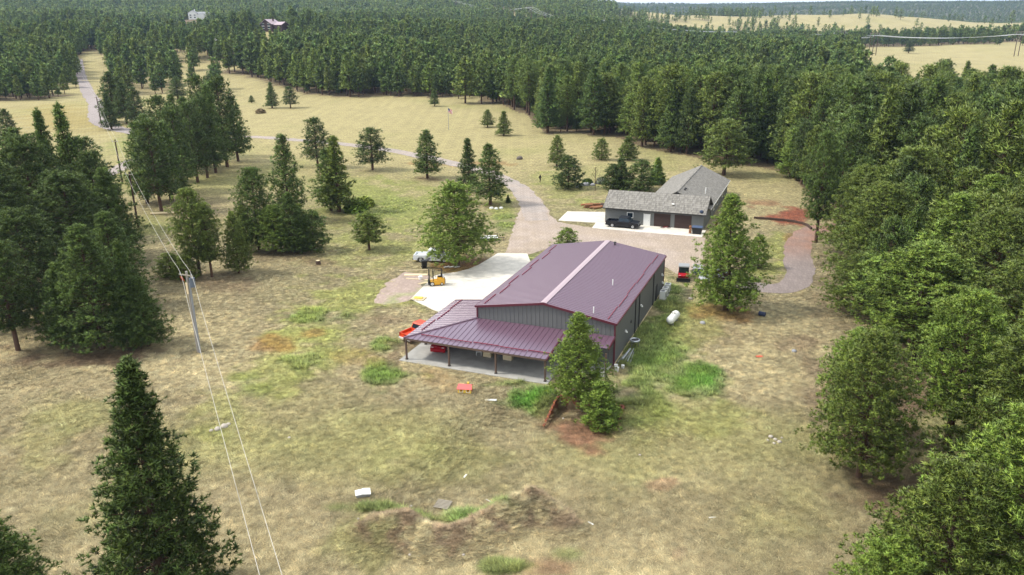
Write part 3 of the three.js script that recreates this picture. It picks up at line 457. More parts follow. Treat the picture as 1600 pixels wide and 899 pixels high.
// shape(t): crown radius share at t = 0 (lowest branch) .. 1 (top). Height is 10 units; scaled when planted.
const shapes = [
  (t) => Math.pow(1 - t, 0.75) * (0.75 + 0.25 * Math.min(1, t * 6)) + 0.05,                         // broad cone
  (t) => Math.sqrt(Math.max(0, 1 - Math.pow(t * 1.05 - 0.22, 2) / 0.72)) * (1 - t * 0.35) + 0.03,   // rounded
  (t) => Math.pow(1 - t, 0.95) * 0.95 + 0.05,                                                       // narrow spire
  (t) => 0.55 + 0.4 * Math.sin(t * 3.0) - 0.45 * t * t,                                             // open, irregular
];
function pine({ seed, shape, rad, base, levels, perLevel, tips, blades, size, gap = 0 }) {
  const r = mulberry(seed), q = (a, b) => a + (b - a) * r();
  const pos = [], nor = [], col = [], bp = [], H = 10;
  const lean = [q(-0.15, 0.15), q(-0.15, 0.15)];
  const stick = (a, b, ra, rb, n) => { // tapered limb
    const d = new THREE.Vector3().subVectors(b, a), L = d.length(); const g = new THREE.CylinderGeometry(rb, ra, L, n, 1, true); g.translate(0, L / 2, 0);
    g.applyQuaternion(new THREE.Quaternion().setFromUnitVectors(new THREE.Vector3(0, 1, 0), d.normalize())); g.translate(a.x, a.y, a.z); bp.push(flat(g));
  };
  let prev = new THREE.Vector3(0, -0.15, 0);
  const trunkN = blades > 3 ? 7 : 5, K = blades > 3 ? 6 : 2;
  for (let k = 1; k <= K; k++) { const t = k / K, p = new THREE.Vector3(lean[0] * t * t + q(-0.05, 0.05), H * 0.97 * t, lean[1] * t * t + q(-0.05, 0.05)); stick(prev, p, 0.2 * (1 - (k - 1) / K) + 0.02, 0.2 * (1 - t) + 0.015, trunkN); prev = p; }
  const tmp = new THREE.Vector3(), side = new THREE.Vector3();
  const tuft = (c, out, s, base = 1) => {
    const tone = base * q(0.8, 1.2), yel = q(-0.06, 0.12);
    for (let b = 0; b < blades; b++) {
      const d = new THREE.Vector3(q(-1, 1), q(-0.7, 1), q(-1, 1)).normalize().addScaledVector(out, 0.75).normalize();
      side.set(q(-1, 1), q(-1, 1), q(-1, 1)).cross(d).normalize().multiplyScalar(s * (blades > 6 ? 0.135 : blades > 3 ? 0.15 : 0.34));
      const L = s * q(0.85, 1.35), x0 = c.x - d.x * s * 0.15, y0 = c.y - d.y * s * 0.15, z0 = c.z - d.z * s * 0.15;
      pos.push(x0 + side.x, y0 + side.y, z0 + side.z, x0 - side.x, y0 - side.y, z0 - side.z, c.x + d.x * L, c.y + d.y * L, c.z + d.z * L);
      tmp.copy(d).multiplyScalar(0.55).addScaledVector(out, 0.55); tmp.y += 0.35; tmp.normalize();
      for (let k = 0; k < 3; k++) { nor.push(tmp.x, tmp.y, tmp.z); const e = tone * (k === 2 ? 1.12 : 0.95); col.push(e * (1 + yel), e, e * (1 - yel)); }
    }
  };
  for (let l = 0; l < levels; l++) {
    const t = (l + q(-0.3, 0.3)) / levels, y = H * lerp(base, 0.985, clamp(t)), n = Math.max(3, Math.round(perLevel * (0.5 + 0.5 * (1 - t)) + q(-0.6, 0.6))), ph = q(0, 6.28);
    for (let k = 0; k < n; k++) {
      if (gap && r() < gap) continue;
      const a = ph + (k / n) * 6.283 + q(-0.3, 0.3), len = rad * Math.max(0.06, shape(clamp(t))) * q(0.72, 1.18), up = lerp(-0.12, 0.75, t) + q(-0.12, 0.12);
      const dir = new THREE.Vector3(Math.cos(a), up, Math.sin(a)).normalize(), o = new THREE.Vector3(lean[0] * t * t, y, lean[1] * t * t);
      const bend = (s) => o.clone().addScaledVector(dir, len * s).add(new THREE.Vector3(0, len * 0.16 * s * s, 0));
      if (len > 0.3 && blades > 2) stick(o, bend(0.85), 0.035 * (1 - t) + 0.012, 0.008, 4);
      const m = Math.max(2, Math.round(tips * (0.35 + len / rad)));
      const per = blades > 6 ? 6 : blades > 4 ? 5 : 3, np = Math.max(1, Math.round(m / per)), pr = size * (blades > 4 ? 1.25 : 0.8);
      for (let j = 0; j < np; j++) {         // rounded puffs of needle tufts at the twig ends
        const s = lerp(0.34, 1, Math.sqrt((j + r()) / np)), pc = bend(s), w = len * 0.3 * (0.4 + s * 0.6) + 0.06;
        pc.x += q(-w, w); pc.z += q(-w, w); pc.y += q(-w, w) * 0.4 + 0.05;
        const tone = q(0.7, 1.35);
        for (let i = 0; i < per; i++) {
          const off = new THREE.Vector3(q(-1, 1), q(-0.75, 1), q(-1, 1)).normalize(), c = pc.clone().addScaledVector(off, pr * q(0.35, 1));
          const out = off.multiplyScalar(0.8).addScaledVector(dir, 0.4); out.y += 0.35; out.normalize();
          tuft(c, out, size * q(0.75, 1.25), tone);
        }
      }
    }
  }
  for (let k = 0; k < tips * 0.7; k++) tuft(new THREE.Vector3(lean[0] + q(-0.12, 0.12), H * q(0.95, 1.0), lean[1] + q(-0.12, 0.12)), new THREE.Vector3(0, 1, 0), size * 0.85);
  const crown = new THREE.BufferGeometry(); crown.setAttribute('position', new THREE.Float32BufferAttribute(pos, 3)); crown.setAttribute('normal', new THREE.Float32BufferAttribute(nor, 3)); crown.setAttribute('color', new THREE.Float32BufferAttribute(col, 3));
  return { trunk: mergeGeometries(bp), crown, tris: pos.length / 9 };
}
const saplings = [], nearPines = [], midPines = [], farPines = [], tinyPines = [];
for (let k = 0; k < 8; k++) nearPines.push(pine({ seed: 300 + k, shape: shapes[k % 4], rad: [2.5, 2.7, 1.9, 2.6][k % 4], base: [0.1, 0.16, 0.08, 0.24][k % 4], levels: 28, perLevel: 10, tips: 44, blades: 11, size: 0.148, gap: [0.03, 0.04, 0.02, 0.2][k % 4] }));
for (let k = 0; k < 8; k++) midPines.push(pine({ seed: 400 + k, shape: shapes[k % 4], rad: [2.2, 2.4, 1.7, 2.3][k % 4], base: [0.14, 0.2, 0.1, 0.3][k % 4], levels: 21, perLevel: 9, tips: 17, blades: 6, size: 0.27, gap: [0.03, 0.05, 0.02, 0.15][k % 4] }));
for (let k = 0; k < 4; k++) saplings.push(pine({ seed: 700 + k, shape: shapes[k], rad: [2.5, 3.0, 1.9, 2.9][k], base: [0.1, 0.1, 0.08, 0.25][k], levels: 15, perLevel: 9, tips: 22, blades: 11, size: 0.31, gap: [0.05, 0.08, 0.03, 0.2][k] }));
for (let k = 0; k < 5; k++) farPines.push(pine({ seed: 500 + k, shape: shapes[[0, 2, 1, 3, 0][k]], rad: [1.9, 1.6, 2.1, 2.0, 1.8][k], base: 0.22, levels: 14, perLevel: 7, tips: 9, blades: 3, size: 0.46 }));
for (let k = 0; k < 3; k++) tinyPines.push(pine({ seed: 600 + k, shape: shapes[[0, 2, 1][k]], rad: 1.9, base: 0.2, levels: 7, perLevel: 5, tips: 3, blades: 2, size: 1.0 }));
console.log('tris near/mid/far/tiny', nearPines.map((p) => p.tris).join(' '), '|', midPines.map((p) => p.tris).join(' '), '|', farPines[0].tris, tinyPines[0].tris);

let treeK = 0;
function plant(x, z, h, wide, lib, kind, tint, label, group) {
  const p = lib[kind % lib.length], k = h / 10, g = thing('pine_tree', label, 'tree', x, height(x, z) - 0.05, z, hash2(treeK++, 5, 9) * 6.28, group);
  g.scale.set(k * wide, k, k * wide);
  const t = new THREE.Mesh(p.trunk, barkMat), c = new THREE.Mesh(p.crown, needleTints[tint % needleTints.length]); t.name = 'trunk'; c.name = 'crown'; g.add(t, c); return g;
}
// trees that stand out: base pixel, height in pixels of the trunk line, crown width in pixels, library, kind, label
const taken = [];
function tree(bx, by, topY, wpx, kind, label, tint, group) {
  const p = at(bx, by), q = proj(p[0], p[1], p[2]), mpp = q[2] / F;
  // height from the picture: raise the top until it projects to topY
  let h = (by - topY) * mpp; for (let k = 0; k < 6; k++) { const t = proj(p[0], p[1] + h, p[2]); h *= (by - topY) / (by - t[1]); }
  h = clamp(h, 0.8, 32);
  const near = q[2] < 135, lib = h < 7.5 && q[2] < 260 ? saplings : near ? nearPines : midPines, natural = lib[kind % lib.length], rr = 2 * [2.5, 2.7, 1.9, 2.6][kind % 4] * 0.95 * (near ? 1 : 0.88) * h / 10;
  taken.push([p[0], p[2], wpx * mpp * 0.4]);
  return plant(p[0], p[2], h, clamp((wpx * mpp) / rr, 0.6, 2.0), lib, kind, tint ?? kind, label, group);
}
const G = {
  lot: 'pines in the dark stand beside the utility pole', knoll: 'pines in the dense clump beside the far bend of the drive', row: 'pines in the row along the lawn by the tree stump', edge: 'pines along the shaded wood edge by the loop road',
};
tree(262, 950, 557, 172, 2, 'tall dense spire-shaped pine standing alone in dry grass near the overhead wires', 3);
tree(18, 1010, 800, 170, 0, 'dark pine at the foot of the straw-coloured slope, only its top showing', 1);
// stand by the utility pole
for (const [x, y, t, w, k] of [[160, 545, 350, 112, 0], [28, 548, 380, 90, 7], [112, 538, 410, 84, 4], [60, 505, 330, 120, 1], [190, 480, 330, 90, 0], [130, 450, 270, 120, 1], [20, 455, 250, 120, 5], [75, 420, 215, 110, 1], [185, 410, 262, 80, 4], [100, 380, 168, 60, 2], [132, 372, 160, 56, 6], [50, 350, 200, 90, 0], [150, 360, 215, 80, 1], [0, 400, 245, 110, 0], [165, 400, 240, 70, 5]])
  tree(x, y, t, w, k, y > 520 ? 'large dark pine at the brown litter margin of the stand beside the utility pole' : 'dark pine packed into the dense stand beside the utility pole', k % 2 ? 3 : 1, G.lot);
tree(213, 541, 372, 60, 2, 'slim pointed pine at the edge of the stand by the utility pole', 1);
tree(232, 541, 430, 70, 0, 'short wide-branched pine at the stand edge beside the utility pole', 1);
tree(16, 222, 170, 32, 0, 'single round pine in the yellow meadow beside the far lane', 3);
for (const [x, y, t, w, k] of [[372, 252, 150, 44, 4], [355, 261, 120, 56, 1], [337, 270, 132, 48, 0], [324, 278, 150, 50, 5], [309, 285, 160, 50, 1], [268, 314, 190, 66, 0], [252, 330, 185, 60, 5], [285, 300, 165, 56, 1], [230, 318, 190, 56, 0], [300, 262, 150, 50, 2], [262, 270, 150, 52, 1], [238, 285, 178, 50, 4], [280, 250, 148, 44, 0], [322, 245, 118, 44, 1]])
  tree(x, y, t, w, k, 'dark pine packed into the dense clump beside the far bend of the drive', k % 2 ? 3 : 1, G.knoll);
tree(174, 203, 145, 26, 2, 'slender pine right beside the curve of the far lane', 3);
for (const [x, y, t, w] of [[180, 190, 112, 40], [198, 193, 128, 36], [215, 196, 136, 34], [190, 178, 120, 34]]) tree(x, y, t, w, 0, 'dark pine in the small clump beside the curve of the far lane', 3, 'pines in the small clump by the far lane');
tree(405, 390, 263, 60, 1, 'tall rounded pine with bare lower trunk in the row by the tree stump', 1);
tree(373, 427, 330, 44, 4, 'small upright pine in the row by the tree stump, at its end towards the transformer', 0);
tree(312, 430, 297, 66, 3, 'open-branched pine right behind the utility pole transformer', 0);
tree(331, 433, 318, 50, 7, 'open-branched pine beside the pine behind the utility pole transformer', 0);
for (const [x, y, t, w] of [[268, 432, 395, 46], [292, 436, 400, 40]]) tree(x, y, t, w, 1, 'low shrubby pine behind the utility pole', 0, 'low pines behind the utility pole');
for (const [x, y, t, w, k] of [[384, 395, 320, 40, 0], [432, 394, 322, 56, 5], [458, 395, 300, 52, 4], [473, 390, 318, 46, 0], [491, 392, 328, 44, 1]]) tree(x, y, t, w, k, 'bushy pine in the low row along the lawn by the tree stump', k % 3, G.row);
tree(453, 345, 209, 54, 4, 'tall cone-shaped pine rising behind the low row along the lawn', 1);
tree(497, 262, 184, 42, 1, 'round-topped pine right beside the gravel drive behind the taller pines', 3);
tree(517, 329, 232, 50, 0, 'leafy pine in the pair by the green thicket on the lawn', 1); tree(530, 331, 211, 52, 2, 'taller pine in the pair by the green thicket on the lawn', 0);
tree(582, 266, 200, 46, 1, 'dark egg-shaped pine alone beside the gravel drive', 3);
tree(577, 391, 332, 50, 3, 'small crooked pine with a forked trunk alone on the mown grass', 0);
tree(668, 279, 203, 44, 0, 'cone-shaped pine on red soil in the bend between lawn and drive', 1);
tree(733, 299, 215, 34, 2, 'slender dark pine standing next to the bigger pine with red soil at its foot', 3);
tree(766, 320, 225, 54, 0, 'tall full pine with red soil at its foot by the drive bend', 1);
tree(715, 416, 286, 98, 1, 'broad bushy pine above the forklift and the concrete driveway', 2);
tree(794, 317, 304, 7, 2, 'tiny columnar evergreen at the edge of the drive', 3);
tree(762, 199, 171, 22, 0, 'small pine in the pale meadow beyond the flagpole, the shorter of two', 0); tree(787, 212, 173, 24, 2, 'small pine in the pale meadow beyond the flagpole, the taller of two', 0);
tree(870, 260, 211, 30, 0, 'medium pine in the meadow beyond the small dark figure', 0); tree(888, 295, 243, 36, 1, 'round-crowned pine on a clean trunk beside the small dark figure', 3);
tree(886, 388, 356, 35, 1, 'low round green pine peeking over the barn roof', 2);
tree(940, 250, 216, 20, 1, 'small oval pine alone on the meadow beyond the rock garden', 0); tree(981, 250, 212, 28, 0, 'medium pine on the meadow behind the house pines', 0);
tree(958, 295, 256, 28, 1, 'smaller of two dark pines touching behind the garage roof', 3); tree(970, 296, 246, 28, 0, 'bigger of two dark pines touching behind the garage roof', 3); tree(1001, 297, 250, 42, 1, 'stout dark green pine directly behind the garage ridge', 1); tree(1027, 288, 246, 22, 2, 'slim small pine beside the house roof', 2);
tree(1131, 274, 187, 68, 1, 'big spreading pine standing close behind the house gable', 0); tree(1235, 277, 200, 40, 2, 'pointed pine at the wood edge by the red dirt', 2);
tree(1134, 485, 302, 98, 0, 'very large dense pine beside the red utility vehicle', 2); tree(1184, 419, 367, 30, 1, 'little round sapling pine on the lawn inside the loop road', 2);
tree(905, 632, 487, 90, 0, 'bright green bushy pine in front of the barn corner above the red timber wall', 2); tree(938, 668, 596, 64, 0, 'small shaggy pine inside the red timber wall cut', 2);
tree(1275, 379, 208, 62, 3, 'tall pine with long bare leaning trunk beside the loop road', 1); tree(1308, 345, 200, 60, 7, 'pine with a bare trunk behind the tall leaning one by the loop road', 1);
for (const [x, y, t, w, k, n] of [[425, 169, 128, 20, 2, 'darker cone-shaped pine of the pair in the open far meadow'], [454, 169, 135, 22, 1, 'rounder pine of the pair in the open far meadow'], [393, 161, 149, 10, 0, 'very small pine in the far meadow beside the meadow pair'], [679, 166, 140, 16, 0, 'small pine alone in the meadow by the flagpole'], [331, 145, 116, 26, 1, 'round pine in the meadow above the dense clump'], [278, 155, 120, 28, 0, 'cone-shaped pine at the wood margin above the dense clump']]) tree(x, y, t, w, k, n, k === 1 ? 3 : 1);
tree(1420, 83, 64, 17, 0, 'lone pine in the pale field behind the wood, by the power line frames', 3);
// wood edge on the loop road side
for (const [x, y, t, w, k] of [[1422, 566, 386, 190, 3], [1342, 746, 520, 130, 5], [1322, 690, 520, 96, 3], [1480, 696, 455, 150, 7], [1345, 490, 395, 110, 5], [1365, 470, 290, 130, 5], [1400, 420, 232, 130, 1], [1460, 520, 300, 150, 0], [1530, 560, 330, 160, 5], [1590, 620, 390, 170, 1], [1340, 400, 262, 100, 1], [1520, 460, 270, 130, 0], [1590, 500, 290, 140, 5], [1580, 760, 520, 190, 1]])
  tree(x, y, t, w, k, 'big bright-tufted pine on brown litter along the wood edge by the loop road', [2, 0, 2, 2][k % 4], G.edge);
for (const [x, y, t, w, k] of [[1560, 1010, 640, 250, 1], [1450, 1030, 735, 220, 5], [1640, 920, 600, 220, 0], [1370, 1060, 850, 170, 1], [1700, 800, 480, 220, 1]]) tree(x, y, t, w, k, 'large pine whose top rises over the litter slope below the wood edge', [2, 2, 0][k % 3], 'pines below the wood edge');

// ---------------------------------------------------------------- the woods
{
  const all = [], r = mulberry(4242), q = (a, b) => a + (b - a) * r();
  const housesPx = knolls.map(([a, b]) => [a, 0, b]);
  const bands = [[60, 420, 5.2], [420, 900, 6.2], [900, 2300, 8.2], [2500, 5200, 16], [5200, 7600, 30]];
  for (const [d0, d1, s] of bands) for (let z = -d1; z < -20; z += s) for (let x = -d1; x < d1; x += s) {
    const X = x + q(-0.45, 0.45) * s, Z = z + q(-0.45, 0.45) * s, D = Math.hypot(X, Z); r();
    if (D < d0 || D >= d1 || Math.abs(X / -Z) > (D < 420 ? 0.95 : 0.78)) continue;
    const w = wooded(X, Z); if (r() > w * 0.93) continue;
    if (D < 420 && (paved(X, Z) || taken.some(([a, b, c]) => (a - X) ** 2 + (b - Z) ** 2 < Math.max(c, 2) ** 2))) continue;
    if (D > 300 && D < 2300 && housesPx.some((h, i) => { if (i === 2) return (X - h[0]) ** 2 + (Z - h[2]) ** 2 < 200; const L = Math.hypot(h[0], h[2]), t = (X * h[0] + Z * h[2]) / L; return t > L - 120 && t < L + 18 && Math.abs(X * h[2] - Z * h[0]) / L < 17; })) continue;
    if (D < 420 && D > 60) { const p = proj(X, 0, Z); if (p && p[0] < 1700 && p[0] > 1240 && p[1] > 560) continue; }
    const tall = D > 2500 ? q(5, 9) : (r() < 0.2 ? q(6, 12) : q(11, 21)) * (0.7 + 0.55 * fbm(X * 0.01, Z * 0.01, 2, 71));
    all.push([X, Z, tall, D]);
  }
  const seen = all.filter(([x, z, h, D]) => { if (D > 520) return false; const p = proj(x, height(x, z) + h, z); return p && p[0] > -20 && p[0] < 1620 && p[1] < 899; }).sort((a, b) => a[3] - b[3]);
  const single = new Set(seen.slice(0, 300 - treeK));
  for (const [x, z, h, D] of single) {
    const a = x / -z, lab = a > 0.28 ? ['pine inside the dense wood by the loop road', 'pines in the dense wood by the loop road'] : a > 0.02 ? ['pine in the wood margin behind the house and meadow', 'pines along the wood margin behind the house'] : a > -0.4 ? ['pine in the wood margin behind the flagpole meadow', 'pines along the wood margin behind the flagpole meadow'] : ['pine in the wood beyond the yellow meadow and far lane', 'pines beyond the yellow meadow'];
    const kind = treeK * 5 + 1, tall = h > 18 ? 'very tall ' : h > 15.5 ? 'tall ' : h > 13 ? 'medium ' : 'short ', form = ['broad cone-shaped ', 'round-crowned ', 'narrow spire-like ', 'open-branched '][(kind % 8) % 4];
    plant(x, z, h, R(0.8, 1.15), midPines, kind, [0, 1, 0, 1, 3, 0, 1][(treeK * 3) % 7], tall + form + lab[0], tall + form + lab[1]);
  }
  const rest = all.filter((t) => !single.has(t));
  const forest = new THREE.Group(); forest.name = 'pine_forest'; forest.userData = { label: 'dense pine forest covering the hills behind the meadow', category: 'forest', kind: 'stuff' }; scene.add(forest);
  const lots = [[midPines, (D) => D <= 330], [farPines, (D) => D > 330 && D <= 1150], [tinyPines, (D) => D > 1150]];
  const d = new THREE.Object3D(), cc = new THREE.Color(); let total = 0;
  for (const [lib, ok] of lots) lib.forEach((p, k) => {
    const mine = rest.filter((t, i) => ok(t[3]) && i % lib.length === k); if (!mine.length) return; total += mine.length;
    const crown = new THREE.InstancedMesh(p.crown, needleTints[k % 3 ? 0 : 1], mine.length), trunk = new THREE.InstancedMesh(p.trunk, barkMat, mine.length); crown.name = 'crowns'; trunk.name = 'trunks'; crown.userData.kind = trunk.userData.kind = 'stuff';
    mine.forEach(([x, z, h, D], i) => { d.position.set(x, height(x, z) - 0.1, z); d.rotation.set(0, r() * 6.28, 0); const s = h / 10, w = s * (D > 2500 ? 2.2 : q(0.85, 1.2)); d.scale.set(w, s, w); d.updateMatrix(); crown.setMatrixAt(i, d.matrix); trunk.setMatrixAt(i, d.matrix); const m = q(0.88, 1.15); crown.setColorAt(i, cc.setRGB(m * q(0.92, 1.04), m, m * q(0.95, 1.15))); });
    forest.add(crown, trunk);
  });
  console.log('trees', treeK, 'forest', total);
}
// ---------------------------------------------------------------- vehicles (local x forward, base at ground)
function wheelOf(parent, x, y, z, r, w, rimMat = mat.grey) {
  const t = part(parent, 'wheel', put(new THREE.TorusGeometry(r - w * 0.36, w * 0.42, 8, 20), x, y, z), mat.rubber);
  part(t, 'rim', [CY(r * 0.62, r * 0.62, w * 0.7, x, y, z, Math.PI / 2), ...[0, 1, 2, 3, 4].map((k) => B(0.07, r * 1.0, w * 0.74, x, y, z, 0, 0, k * 1.257))], rimMat);
  return t;
}
const arch = (cx, r, n = 8) => Array.from({ length: n + 1 }, (_, k) => { const a = Math.PI * (1 - k / n); return [cx + Math.cos(a) * r, 0.36 + Math.sin(a) * r]; });
function pickup(name, label, x, y, z, turn, paint, o = {}) {
  const { L = 5.8, W = 1.98, bed = 0.36, hood = 1.12, roof = 1.86, rim = mat.grey, hi = 0, rimR = 0.4 } = o;
  const t = thing(name, label, 'truck', x, y, z, turn), a = -L / 2, b = L / 2, fw = b - 0.98, rw = a + 1.15, cb = a + L * bed, cf = b - L * 0.225;
  const prof = [[a + 0.03, 0.45], ...arch(rw, 0.5), ...arch(fw, 0.5), [b - 0.02, 0.42], [b, 0.78], [b - 0.1, hood - 0.12], [cf + 0.15, hood + 0.02], [cb, hood + 0.02], [cb, 0.78], [a, 0.78]];
  part(t, 'body', extr(prof, W, 0.05), paint);
  const side = (s) => part(t, 'bed_side', extr([[a, 0.72], [cb, 0.72], [cb, hood + 0.06], [a + 0.04, hood + 0.04]], 0.12, 0.02).translate(0, 0, s * (W / 2 - 0.065)), paint);
  side(1); side(-1);
  { const g = part(t, 'tailgate', B(0.09, hood - 0.72, W - 0.1, a + 0.05, (hood + 0.76) / 2, 0), paint); part(g, 'tailgate_handle', B(0.03, 0.06, 0.3, a - 0.01, hood - 0.1, 0), mat.black); }
  part(t, 'bed_floor', B(cb - a - 0.1, 0.03, W - 0.26, (a + cb) / 2, 0.805, 0), o.liner ?? mat.dark);
  const y0 = hood, y1 = roof, w0 = W / 2 - 0.08, w1 = W / 2 - 0.27, r0 = cb + 0.04, r1 = cb + 0.24, f0 = cf + 0.1, f1 = cf - 0.62;
  part(t, 'cab', hull8([[r0, y0, w0], [f0, y0, w0], [f0, y0, -w0], [r0, y0, -w0]], [[r1, y1, w1], [f1, y1, w1], [f1, y1, -w1], [r1, y1, -w1]]), paint);
  part(t, 'roof_panel', extr([[r1 - 0.06, 0], [f1 + 0.08, 0], [f1 - 0.02, 0.05], [r1 + 0.02, 0.05]], w1 * 2 + 0.06, 0.015).translate(0, y1 - 0.01, 0), paint);
  const onSide = (s, u, v, lift) => { const xl = lerp(r0, r1, v), xr = lerp(f0, f1, v), zz = lerp(w0, w1, v); return [lerp(xl, xr, u), lerp(y0, y1, v), s * (zz + lift)]; };
  for (const s of [1, -1]) for (const [u0, u1] of [[0.07, 0.47], [0.52, 0.93]]) { const q = [onSide(s, u0, 0.14, 0.012), onSide(s, u1, 0.14, 0.012), onSide(s, u1, 0.86, 0.012), onSide(s, u0, 0.86, 0.012)]; part(t, 'side_window', s > 0 ? quad(...q) : quad(...q.reverse()), mat.glass); }
  const ends = (fr, v, k) => { const xx = fr ? lerp(f0, f1, v) + 0.012 : lerp(r0, r1, v) - 0.012; return [xx, lerp(y0, y1, v), k * (lerp(w0, w1, v) - 0.09)]; };
  part(t, 'windshield', quad(ends(1, 0.1, 1), ends(1, 0.1, -1), ends(1, 0.9, -1), ends(1, 0.9, 1)), mat.glass);
  part(t, 'rear_window', quad(ends(0, 0.15, -1), ends(0, 0.15, 1), ends(0, 0.85, 1), ends(0, 0.85, -1)), mat.glass);
  part(t, 'front_bumper', B(0.16, 0.24, W + 0.02, b + 0.03, 0.5, 0), o.bump ?? mat.black); part(t, 'rear_bumper', B(0.16, 0.18, W - 0.04, a - 0.06, 0.52, 0), o.bump ?? mat.black);
  part(t, 'grille', B(0.04, 0.28, W - 0.7, b + 0.0, 0.82, 0), mat.black);
  for (const s of [1, -1]) { part(t, 'headlight', B(0.08, 0.16, 0.34, b - 0.03, 0.84, s * (W / 2 - 0.24)), mat.lamp); part(t, 'tail_light', B(0.06, 0.34, 0.13, a - 0.0, 0.96, s * (W / 2 - 0.1)), mat.tail); part(t, 'mirror', B(0.12, 0.18, 0.2, f0 - 0.28, hood + 0.2, s * (W / 2 + 0.12)), mat.black); }
  for (const s of [1, -1]) for (const wx of [fw, rw]) { wheelOf(t, wx, rimR, s * (W / 2 - 0.14), rimR, 0.27, rim); part(t, 'fender_flare', put(new THREE.TorusGeometry(0.5, 0.035, 6, 14, Math.PI), wx, 0.36, s * (W / 2 + 0.0)), o.flare ?? mat.black); }
  return t;
}
const onG = (px, py) => { const p = at(px, py); return [p[0], p[1], p[2]]; };
const PV = -HD;                                         // local x along v
{ const [x, z] = toW(GO, -14.0, -1.9); pickup('pickup_truck', 'black crew cab pickup parked on the concrete apron by the garage', x, 0.08, z, PV, M('#14181f', { roughness: 0.3 }), { rim: mat.steel }); }
{ const p = onG(677, 408); pickup('pickup_truck', 'white pickup parked behind the broad bushy pine above the forklift', p[0], 0, p[2], -0.12, M('#e8ebee', { roughness: 0.35 }), { rim: mat.offwhite }); }
{ const [x, z] = toW(BO, -23.3, 0.1); pickup('pickup_truck', 'old orange pickup with an open bed parked beside the porch', x, 0, z, Math.PI / 2 - HD - 0.3, mat.orange, { L: 4.9, W: 1.86, hood: 1.05, roof: 1.72, liner: M('#a8371a'), bump: mat.offwhite, flare: mat.orange, rim: mat.grey }); }
function car(name, label, x, y, z, turn, paint, L = 4.1, W = 1.75, H = 1.42) {
  const t = thing(name, label, 'car', x, y, z, turn), a = -L / 2, b = L / 2, fw = b - 0.78, rw = a + 0.75;
  part(t, 'body', extr([[a, 0.32], ...arch(rw, 0.38).map(([p, q]) => [p, q - 0.06]), ...arch(fw, 0.38).map(([p, q]) => [p, q - 0.06]), [b - 0.02, 0.28], [b, 0.55], [b - 0.18, 0.74], [b - 1.15, 0.92], [a + 0.5, 0.95], [a + 0.06, 0.86]], W, 0.07), paint);
  const y0 = 0.92, w0 = W / 2 - 0.08, w1 = W / 2 - 0.3, r0 = a + 0.35, r1 = a + 0.95, f0 = b - 1.1, f1 = b - 1.95;
  part(t, 'cabin', hull8([[r0, y0, w0], [f0, y0, w0], [f0, y0, -w0], [r0, y0, -w0]], [[r1, H, w1], [f1, H, w1], [f1, H, -w1], [r1, H, -w1]]), mat.glass);
  part(t, 'roof_panel', B(f1 - r1 + 0.1, 0.05, w1 * 2 + 0.06, (r1 + f1) / 2, H + 0.01, 0), paint);
  for (const s of [1, -1]) { part(t, 'headlight', B(0.2, 0.12, 0.34, b - 0.14, 0.68, s * (W / 2 - 0.26)), mat.lamp); part(t, 'tail_light', B(0.08, 0.14, 0.3, a + 0.03, 0.74, s * (W / 2 - 0.24)), mat.tail); part(t, 'mirror', B(0.1, 0.12, 0.18, f0 - 0.15, 1.02, s * (W / 2 + 0.06)), paint); for (const wx of [fw, rw]) wheelOf(t, wx, 0.32, s * (W / 2 - 0.1), 0.32, 0.2, mat.steel); }
  part(t, 'number_plate', B(0.03, 0.13, 0.36, b + 0.03, 0.42, 0), mat.white); part(t, 'grille', B(0.04, 0.1, 0.9, b + 0.0, 0.56, 0), mat.black);
  return t;
}
{ const [x, z] = toW(BO, -19.3, -1.9); const t = car('small_car', 'small red car with pale stripes parked under the porch roof', x, 0.09, z, -Math.PI / 2 - HD + 0.15, mat.red); for (const s of [-0.22, 0.22]) part(t, 'stripe', B(1.0, 0.02, 0.16, 1.45, 0.86, s, 0, 0, -0.2), mat.white); }
{ const p = onG(1118, 436); car('parked_car', 'pale silver car mostly hidden behind the very large pine near the red utility vehicle', p[0], p[1], p[2], 0.5, M('#c8ced8', { roughness: 0.35 }), 4.6, 1.8, 1.45); }
